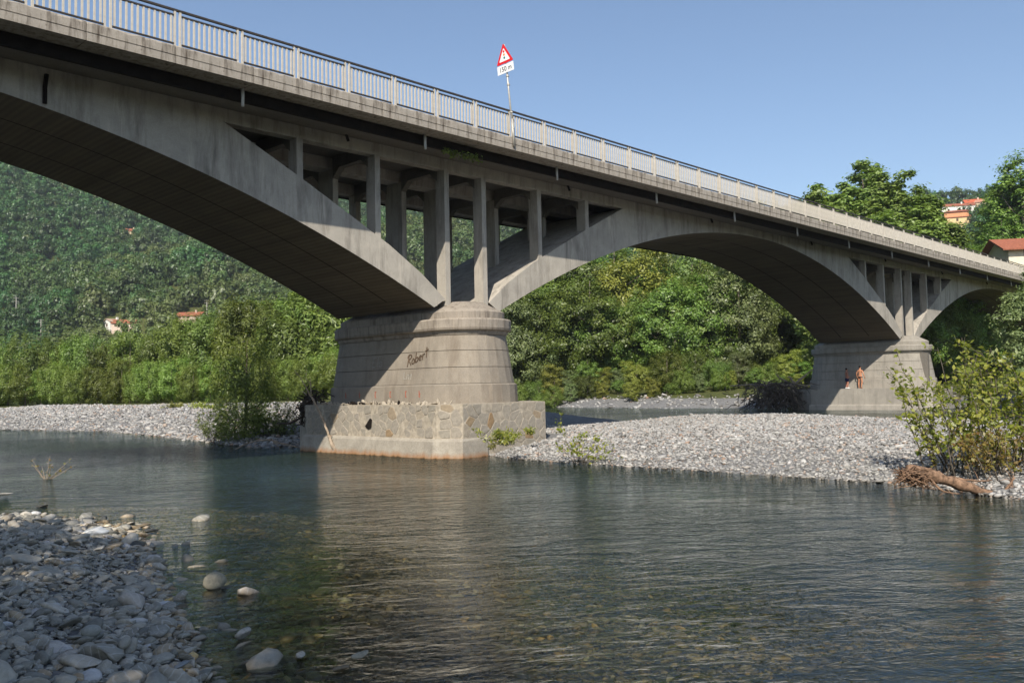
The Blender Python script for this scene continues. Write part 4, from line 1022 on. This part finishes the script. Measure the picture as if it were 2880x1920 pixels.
p = cam_point(130,1355,z=-.1); stem_plant('twig_plant', p, [(side*a+deep*b).to_tuple()[:2]+(h,0,0) for a, b, h in ((-.55,.1,.75),(-.4,-.1,.6),(.1,0,.85),(.75,.1,.75),(.95,-.1,.55),(.5,.2,.45),(-.2,.1,.5),(.3,-.2,.6))], 'twiggy half drowned plant with few leaves in the left water', 'plant', L_['autumn'], .035, 1, .013, .1, 14, bark='drift')
# willow by the water left of the pier, in the bridge's shade
K_slim = tree_kind('sl', 340, L_['willow'], 5.7, 2.1, 85, 105, .085, .02, 'dark_bark', .34, .28, limbs=12)
p = cam_point(690,1246,z=.0); plant_tree('willow_tree', K_slim, p.x, p.y, 1.0, 'slim shaded willow at the water edge left of the near pier', 'willow')
for i, (u, v, n, sp, lab) in enumerate(((640,1240,30,.75,'dark leafless scrub at the foot of the slim willow'),(775,1240,34,.75,'dark scrub between the slim willow and the near pier'),(715,1228,30,.7,'dark leafy scrub behind the slim willow trunk'))):
    p = cam_point(u, v, z=.02); q = np.random.default_rng(60+i)
    stem_plant('dark_scrub', p, [(q.normal(0,sp),q.normal(0,sp),q.uniform(.8,2.6),q.normal(0,.6),q.normal(0,.6)) for _ in range(n+14)], lab, 'scrub', L_['willow_dark'], .06, 7, .014, .3, 70+i, .3, 'dark_bark')

# ------------------------------------------------------------------ driftwood
def branchy(name, p, limbs, label, mat, cat='driftwood', seed=0, twigs=0, parts='branch'):
    """limbs: polylines (points relative to p) with start and end radius"""
    q = random.Random(seed); t = thing(name, label, cat, p)
    for pts, r0, r1 in limbs:
        pts = [Vector(a) for a in pts]; mb = MB(); fine = []
        for a, b in zip(pts[:-1], pts[1:]):
            for k in range(4): fine.append(a.lerp(b, k/4)+Vector((q.gauss(0,1),q.gauss(0,1),q.gauss(0,1)))*(b-a).length*.018)
        fine.append(pts[-1]); n = len(fine); mb.tube(fine, [(r0+(r1-r0)*i/(n-1))*(q.uniform(.78,1.22) if r0 > .05 else 1) for i in range(n)], 8)
        for _ in range(twigs):
            i = q.randrange(n//3, n-1); d = Vector((q.gauss(0,1),q.gauss(0,1),q.gauss(0,.8))).normalized()*q.uniform(.1,.35)
            mb.tube([fine[i], fine[i]+d*.5+Vector((0,0,.03)), fine[i]+d], [r1*.9, r1*.6, r1*.25], 4)
        link(parts, mb.mesh(parts, mat, True), t)
    return t
def rel(p, u, v, off=0.0):
    """offset from p to the place seen at (u,v) on the plane through p that faces the viewer"""
    d = _f*F_PX+_R*(u-1440)+_U*(960-v); n = deep; k = ((p-Vector((0,0,EYE))).dot(n)+off)/d.dot(n)
    return Vector((0,0,EYE))+d*k-p
def limb(p, uv, r0, r1): return ([rel(p, *w) for w in uv], r0, r1)
# log with roots under the right thicket
p = cam_point(2700,1385,z=.05)
lg = branchy('driftwood_log', p, [limb(p, [(2555,1322,-.2),(2610,1334,-.1),(2680,1354,0),(2740,1376,0),(2815,1400,.1)], .13, .085), limb(p, [(2690,1345,.3),(2740,1352,.2),(2790,1350,.3)], .03, .012), limb(p, [(2808,1398,.1),(2825,1380,.0),(2855,1342,-.1)], .05, .012), limb(p, [(2812,1396,.1),(2845,1370,.1),(2850,1335,.2)], .035, .01), limb(p, [(2615,1345,-.2),(2650,1382,-.3),(2700,1388,-.2)], .03,.012)], 'reddish stripped log with torn branches lying at the right water edge', M['drift_red'], seed=3, twigs=5)
q = random.Random(9); mb = MB()
for i in range(190):
    a = rel(p, q.uniform(2530,2600), q.uniform(1322,1350), q.uniform(-.5,.3)); b = rel(p, q.uniform(2505,2640), q.uniform(1318,1378), q.uniform(-.6,.3)); m = (a+b)/2+Vector((q.gauss(0,.06),q.gauss(0,.06),q.gauss(0,.06)))
    mb.tube([a,m,b], [.016,.011,.004], 4)
link('root_mass', mb.mesh('root_mass', M['drift_red'], True), lg)
# bleached branch leaning on the near pier, with a clump of flood debris
p = cam_point(944,1272,z=.0); p.x -= .1
branchy('dead_branch', p, [limb(p, [(945,1275,-.1),(932,1245,-.1),(925,1225,0)], .085,.07), limb(p, [(925,1225,0),(912,1190,.1),(890,1140,.3),(872,1112,.4)], .06,.035), limb(p, [(872,1112,.4),(860,1088,.4),(845,1062,.4),(828,1040,.4)], .03,.01), limb(p, [(874,1112,.4),(874,1080,.4),(858,1062,.4)], .026,.01), limb(p, [(875,1085,.4),(871,1052,.4)], .014,.006), limb(p, [(862,1110,.4),(848,1098,.4)], .02,.008)], 'pale debarked branch leaning against the near pier footing', M['drift'], seed=4, twigs=2)
p = cam_point(868,1262,z=.0); p.z = 1.3; q = random.Random(12); mb = MB()
t = thing('flood_debris', 'dark clump of flood debris lodged at the left corner of the footing', 'debris', p)
for i in range(420):
    a = rel(p, q.gauss(876,17), q.gauss(1150,22), q.uniform(-.5,.5)); d = Vector((q.gauss(0,1),q.gauss(0,1),q.gauss(0,.9))).normalized()*q.uniform(.12,.38)
    mb.tube([a-d, a+Vector((q.gauss(0,.04),)*3), a+d], [.012,.028,.010], 4)
link('twigs', mb.mesh('twigs', M['drift_dark'], True), t)
p2 = p; link('branch', MB().tube([rel(p2,860,1168,0),rel(p2,815,1190,.1),rel(p2,780,1190,.2)], [.05,.06,.03], 6).mesh('branch', M['drift_dark'], True), t)
link('branch', MB().tube([rel(p2,872,1118,.1),rel(p2,908,1096,.1)], [.03,.012], 6).mesh('branch', M['drift_dark'], True), t)
p = cam_point(700,1262,z=.0)
branchy('sunken_branch', p, [limb(p, [(620,1283,-.2),(655,1268,-.1),(690,1248,0),(730,1238,.1),(765,1236,.1)], .018,.045), limb(p, [(765,1236,.1),(790,1262,.0)], .03,.012), limb(p, [(770,1240,.1),(830,1255,.1),(850,1262,.1)], .04,.02)], 'pale bent branch reaching out of the water left of the pier', M['drift'], seed=6, twigs=2)
# uprooted tree lodged on the far pier
p = Vector((70.2, 34.6, .9)); u0, v0 = 2215, 1100; q = random.Random(15)
rt = branchy('uprooted_stump', p, [limb(p, [(2235,1085,0),(2190,1085,0),(2120,1082,.3),(2052,1085,.6)], .16,.04), limb(p, [(2225,1090,0),(2260,1058,.2),(2290,1036,.3)], .12,.05), limb(p, [(2215,1075,0),(2190,1060,0),(2182,1050,0)], .08,.03), limb(p, [(2230,1080,0),(2262,1086,-.3),(2285,1080,-.3)], .10,.03), limb(p, [(2215,1085,0),(2170,1078,-.2),(2130,1068,-.2)], .09,.03), limb(p, [(2235,1080,-.4),(2222,1060,-.5),(2215,1060,-.5)], .12,.05), limb(p, [(2230,1095,-.4),(2240,1125,-.6),(2248,1150,-.6)], .07,.02)], 'grey uprooted tree stump with a mop of roots lodged against the far pier', M['drift'], seed=16, twigs=3)
mb = MB()
for i in range(620):
    a = rel(p, q.gauss(2188,46), q.uniform(1072,1138), q.uniform(-1.2,1.2)); b = a+Vector((q.gauss(0,.6),q.gauss(0,.6),-abs(q.gauss(.5,.35)))); b.z = max(b.z, -p.z+.2)
    mb.tube([a,(a+b)/2+Vector((q.gauss(0,.15),q.gauss(0,.15),q.gauss(0,.1))),b], [.045,.034,.012], 4)
link('root_mass', mb.mesh('root_mass', plain('grey_root_wood', (.13,.105,.085), .95, .5, 5), True), rt)

# ------------------------------------------------------------------ two bathers on the far pier footing
def skin_mesh(name, J, E, root, mat, parent, sub=2):
    me = bpy.data.meshes.new(name); bm = bmesh.new(); lay = bm.verts.layers.skin.verify(); vs = {}
    for k, (co, r_) in J.items():
        v = bm.verts.new(co); v[lay].radius = (r_, r_) if not hasattr(r_, '__len__') else r_; v[lay].use_root = (k == root); vs[k] = v
    for a, b in E: bm.edges.new((vs[a], vs[b]))
    bm.to_mesh(me); bm.free(); me.materials.append(mat); o = link(name, me, parent)
    o.modifiers.new('skin', 'SKIN'); m = o.modifiers.new('sub', 'SUBSURF'); m.levels = sub; m.render_levels = sub; m2 = o.modifiers[0]; m2.use_smooth_shade = True
    return o
def person(loc, rz, H, label, skin, cloth, shoes, pose, cloth_len, hairc=(.015,.012,.010)):
    t = thing('person', label, 'person', loc, None, rz); s = H/1.75; t.scale = (s,s,s)
    sm = plain('skin', skin, .55, .12, 8, .35); J = {}; E = []
    def add(k, co, r_, frm=None):
        J[k] = (co, r_)
        if frm: E.append((frm, k))
    add('pelvis', (0,0,.93), (.15,.105)); add('waist', (0,.01,1.08), (.135,.095), 'pelvis'); add('chest', (0,.0,1.28), (.165,.11), 'waist'); add('upper', (0,-.01,1.40), (.13,.085), 'chest')
    add('neck', (0,0,1.50), .055, 'upper'); add('jaw', (0,.02,1.58), .072, 'neck'); add('head', (0,.01,1.66), .092, 'jaw'); add('top', (0,0,1.70), .075, 'head')
    for sd, sx in (('l',-1),('r',1)):
        sh, el, wr = pose['sh'+sd], pose['el'+sd], pose['wr'+sd]
        add('sh'+sd, sh, .062, 'upper'); add('el'+sd, el, .043, 'sh'+sd); add('wr'+sd, wr, .029, 'el'+sd)
        w, e = Vector(wr), Vector(el); d = (w-e).normalized(); pm = w+d*.08; add('pm'+sd, tuple(pm), (.040,.020), 'wr'+sd)
        sdv = d.cross(Vector((0,1,0))); sdv = sdv.normalized() if sdv.length > .1 else Vector((1,0,0))
        for i, (off, ln) in enumerate(((-.03,.075),(-.01,.085),(.01,.08),(.03,.065))):
            a = pm+d*.02+sdv*off; b = a+d*ln*.55+Vector((0,.008,0)); c_ = b+d*ln*.45+Vector((0,.018,0)); add('f%s%d' % (sd,i), tuple(a), .010, 'pm'+sd); add('g%s%d' % (sd,i), tuple(b), .009, 'f%s%d' % (sd,i)); add('h%s%d' % (sd,i), tuple(c_), .007, 'g%s%d' % (sd,i))
        th = w+d*.03+sdv*(-.045)+Vector((0,.01,0)); add('t'+sd, tuple(th), .011, 'wr'+sd); add('u'+sd, tuple(th+d*.05+Vector((0,.015,0))), .009, 't'+sd)
        add('hip'+sd, (sx*.095,0,.86), .098, 'pelvis'); add('kn'+sd, pose['kn'+sd], .058, 'hip'+sd); k_ = Vector(pose['kn'+sd]); an = Vector(pose['an'+sd])
        cf = k_.lerp(an,.35)+Vector((0,-.015,0)); add('cf'+sd, tuple(cf), .056, 'kn'+sd); add('an'+sd, tuple(an), .036, 'cf'+sd); add('ft'+sd, (an.x,an.y+.09,.035), (.042,.03), 'an'+sd); add('to'+sd, (an.x,an.y+.17,.025), (.04,.022), 'ft'+sd)
    body = skin_mesh('body', J, E, 'pelvis', sm, t)
    # face, ears and hair
    hm = plain('hair', hairc, .8, .3, 20); fb = MB()
    me = blob(400, 2, 1.0, .03); me.materials.append(hm)
    for v in me.vertices:
        if v.co.y > .45 and v.co.z < .35: v.co.y *= .55
        if v.co.z < -.25: v.co.z = -.25
    link('hair', me, t, (0,-.012,1.685), None, (.098,.112,.105))
    link('nose', MB().add([(-.014,.10,1.63),(.014,.10,1.63),(0,.13,1.635),(0,.098,1.675)], [(0,1,2),(1,3,2),(3,0,2),(0,3,1)]).mesh('nose', sm), t)
    for sx in (-1,1):
        link('ear', MB().tube([(sx*.088,0,1.625),(sx*.098,-.005,1.65),(sx*.09,-.005,1.675)], [.008,.014,.008], 6).mesh('ear', sm, True), t)
        link('eye', MB().tube([(sx*.033,.092,1.66),(sx*.033,.1,1.66)], .011, 8).mesh('eye', M['black']), t)
    link('mouth', MB().box(-.022,.022,.088,.1,1.592,1.60).mesh('mouth', plain('lips', (.25,.10,.08), .6, .1)), t)
    Jc = {'w': ((0,.005,1.0), (.185,.145)), 'p': ((0,0,.92), (.205,.165))}; Ec = [('w','p')]
    for sd, sx in (('l',-1),('r',1)):
        h = Vector((sx*.095,0,.86)); k_ = Vector(pose['kn'+sd]); e = h.lerp(k_, cloth_len)
        Jc['h'+sd] = (tuple(h), .140); Ec.append(('p','h'+sd)); Jc['e'+sd] = (tuple(e), .115 if cloth_len > .4 else .125); Ec.append(('h'+sd,'e'+sd))
    skin_mesh('shorts', Jc, Ec, 'p', plain('swim_shorts', cloth, .8, .2, 12), t, 1)
    if shoes:
        wm2 = plain('white_shoes', (.75,.75,.73), .7, .08, 9)
        for sd in 'lr':
            an = Vector(pose['an'+sd]); link('shoe', MB().tube([(an.x,an.y-.07,.05),(an.x,an.y,.06),(an.x,an.y+.1,.045),(an.x,an.y+.2,.035)], [.045,.055,.05,.03], 8).mesh('shoe', wm2, True), t)
    return t
poseA = dict(shl=(-.19,0,1.40), ell=(-.30,-.03,1.14), wrl=(-.30,.06,.92), shr=(.19,0,1.40), elr=(.31,-.04,1.14), wrr=(.33,.04,.92), knl=(-.15,.02,.48), anl=(-.13,-.02,.07), knr=(.12,.03,.48), anr=(.06,-.01,.07))
poseB = dict(shl=(-.19,0,1.40), ell=(-.27,.05,1.14), wrl=(-.14,.20,1.05), shr=(.19,0,1.40), elr=(.38,-.10,1.20), wrr=(.22,.03,1.02), knl=(-.11,.03,.48), anl=(-.12,-.02,.07), knr=(.11,.04,.48), anr=(.13,0,.07))
person((69.95,29.40,1.955), -math.pi/2-.15, 1.76, 'person from behind in dark swim briefs, half sunlit on the far footing', (.48,.22,.12), (.012,.012,.016), False, poseA, .12)
person((69.95,30.50,1.955), -math.pi/2-.7, 1.62, 'person in navy shorts and white shoes standing in the shade on the far pier footing', (.44,.20,.13), (.012,.016,.06), True, poseB, .72)
# weed hanging under the deck edge
p = Vector((22.6,24.9,11.62)); stem_plant('hanging_weed', p, [(rg.normal(0,.3)+i*.08,-.1+rg.normal(0,.1),-.25*rg.uniform(.4,1),i*.09-.4,0) for i in range(14)], 'green weed hanging from the deck edge above the near pier', 'weed', L_['wood'], .06, 4, .008, .1, 90)

# ------------------------------------------------------------------ summer haze
hz = bpy.data.materials.new('summer_haze'); hz.use_nodes = True; nt_ = hz.node_tree; nt_.nodes.clear()
pv = nt_.nodes.new('ShaderNodeVolumePrincipled'); mo = nt_.nodes.new('ShaderNodeOutputMaterial'); nt_.links.new(pv.outputs[0], mo.inputs['Volume'])
pv.inputs['Color'].default_value = (.86,.91,1.0,1); pv.inputs['Density'].default_value = .00017; pv.inputs['Anisotropy'].default_value = .2
tag(link('haze', MB().box(-1850,1850,-1850,1850,-3,310).mesh('haze', hz)), kind='stuff')
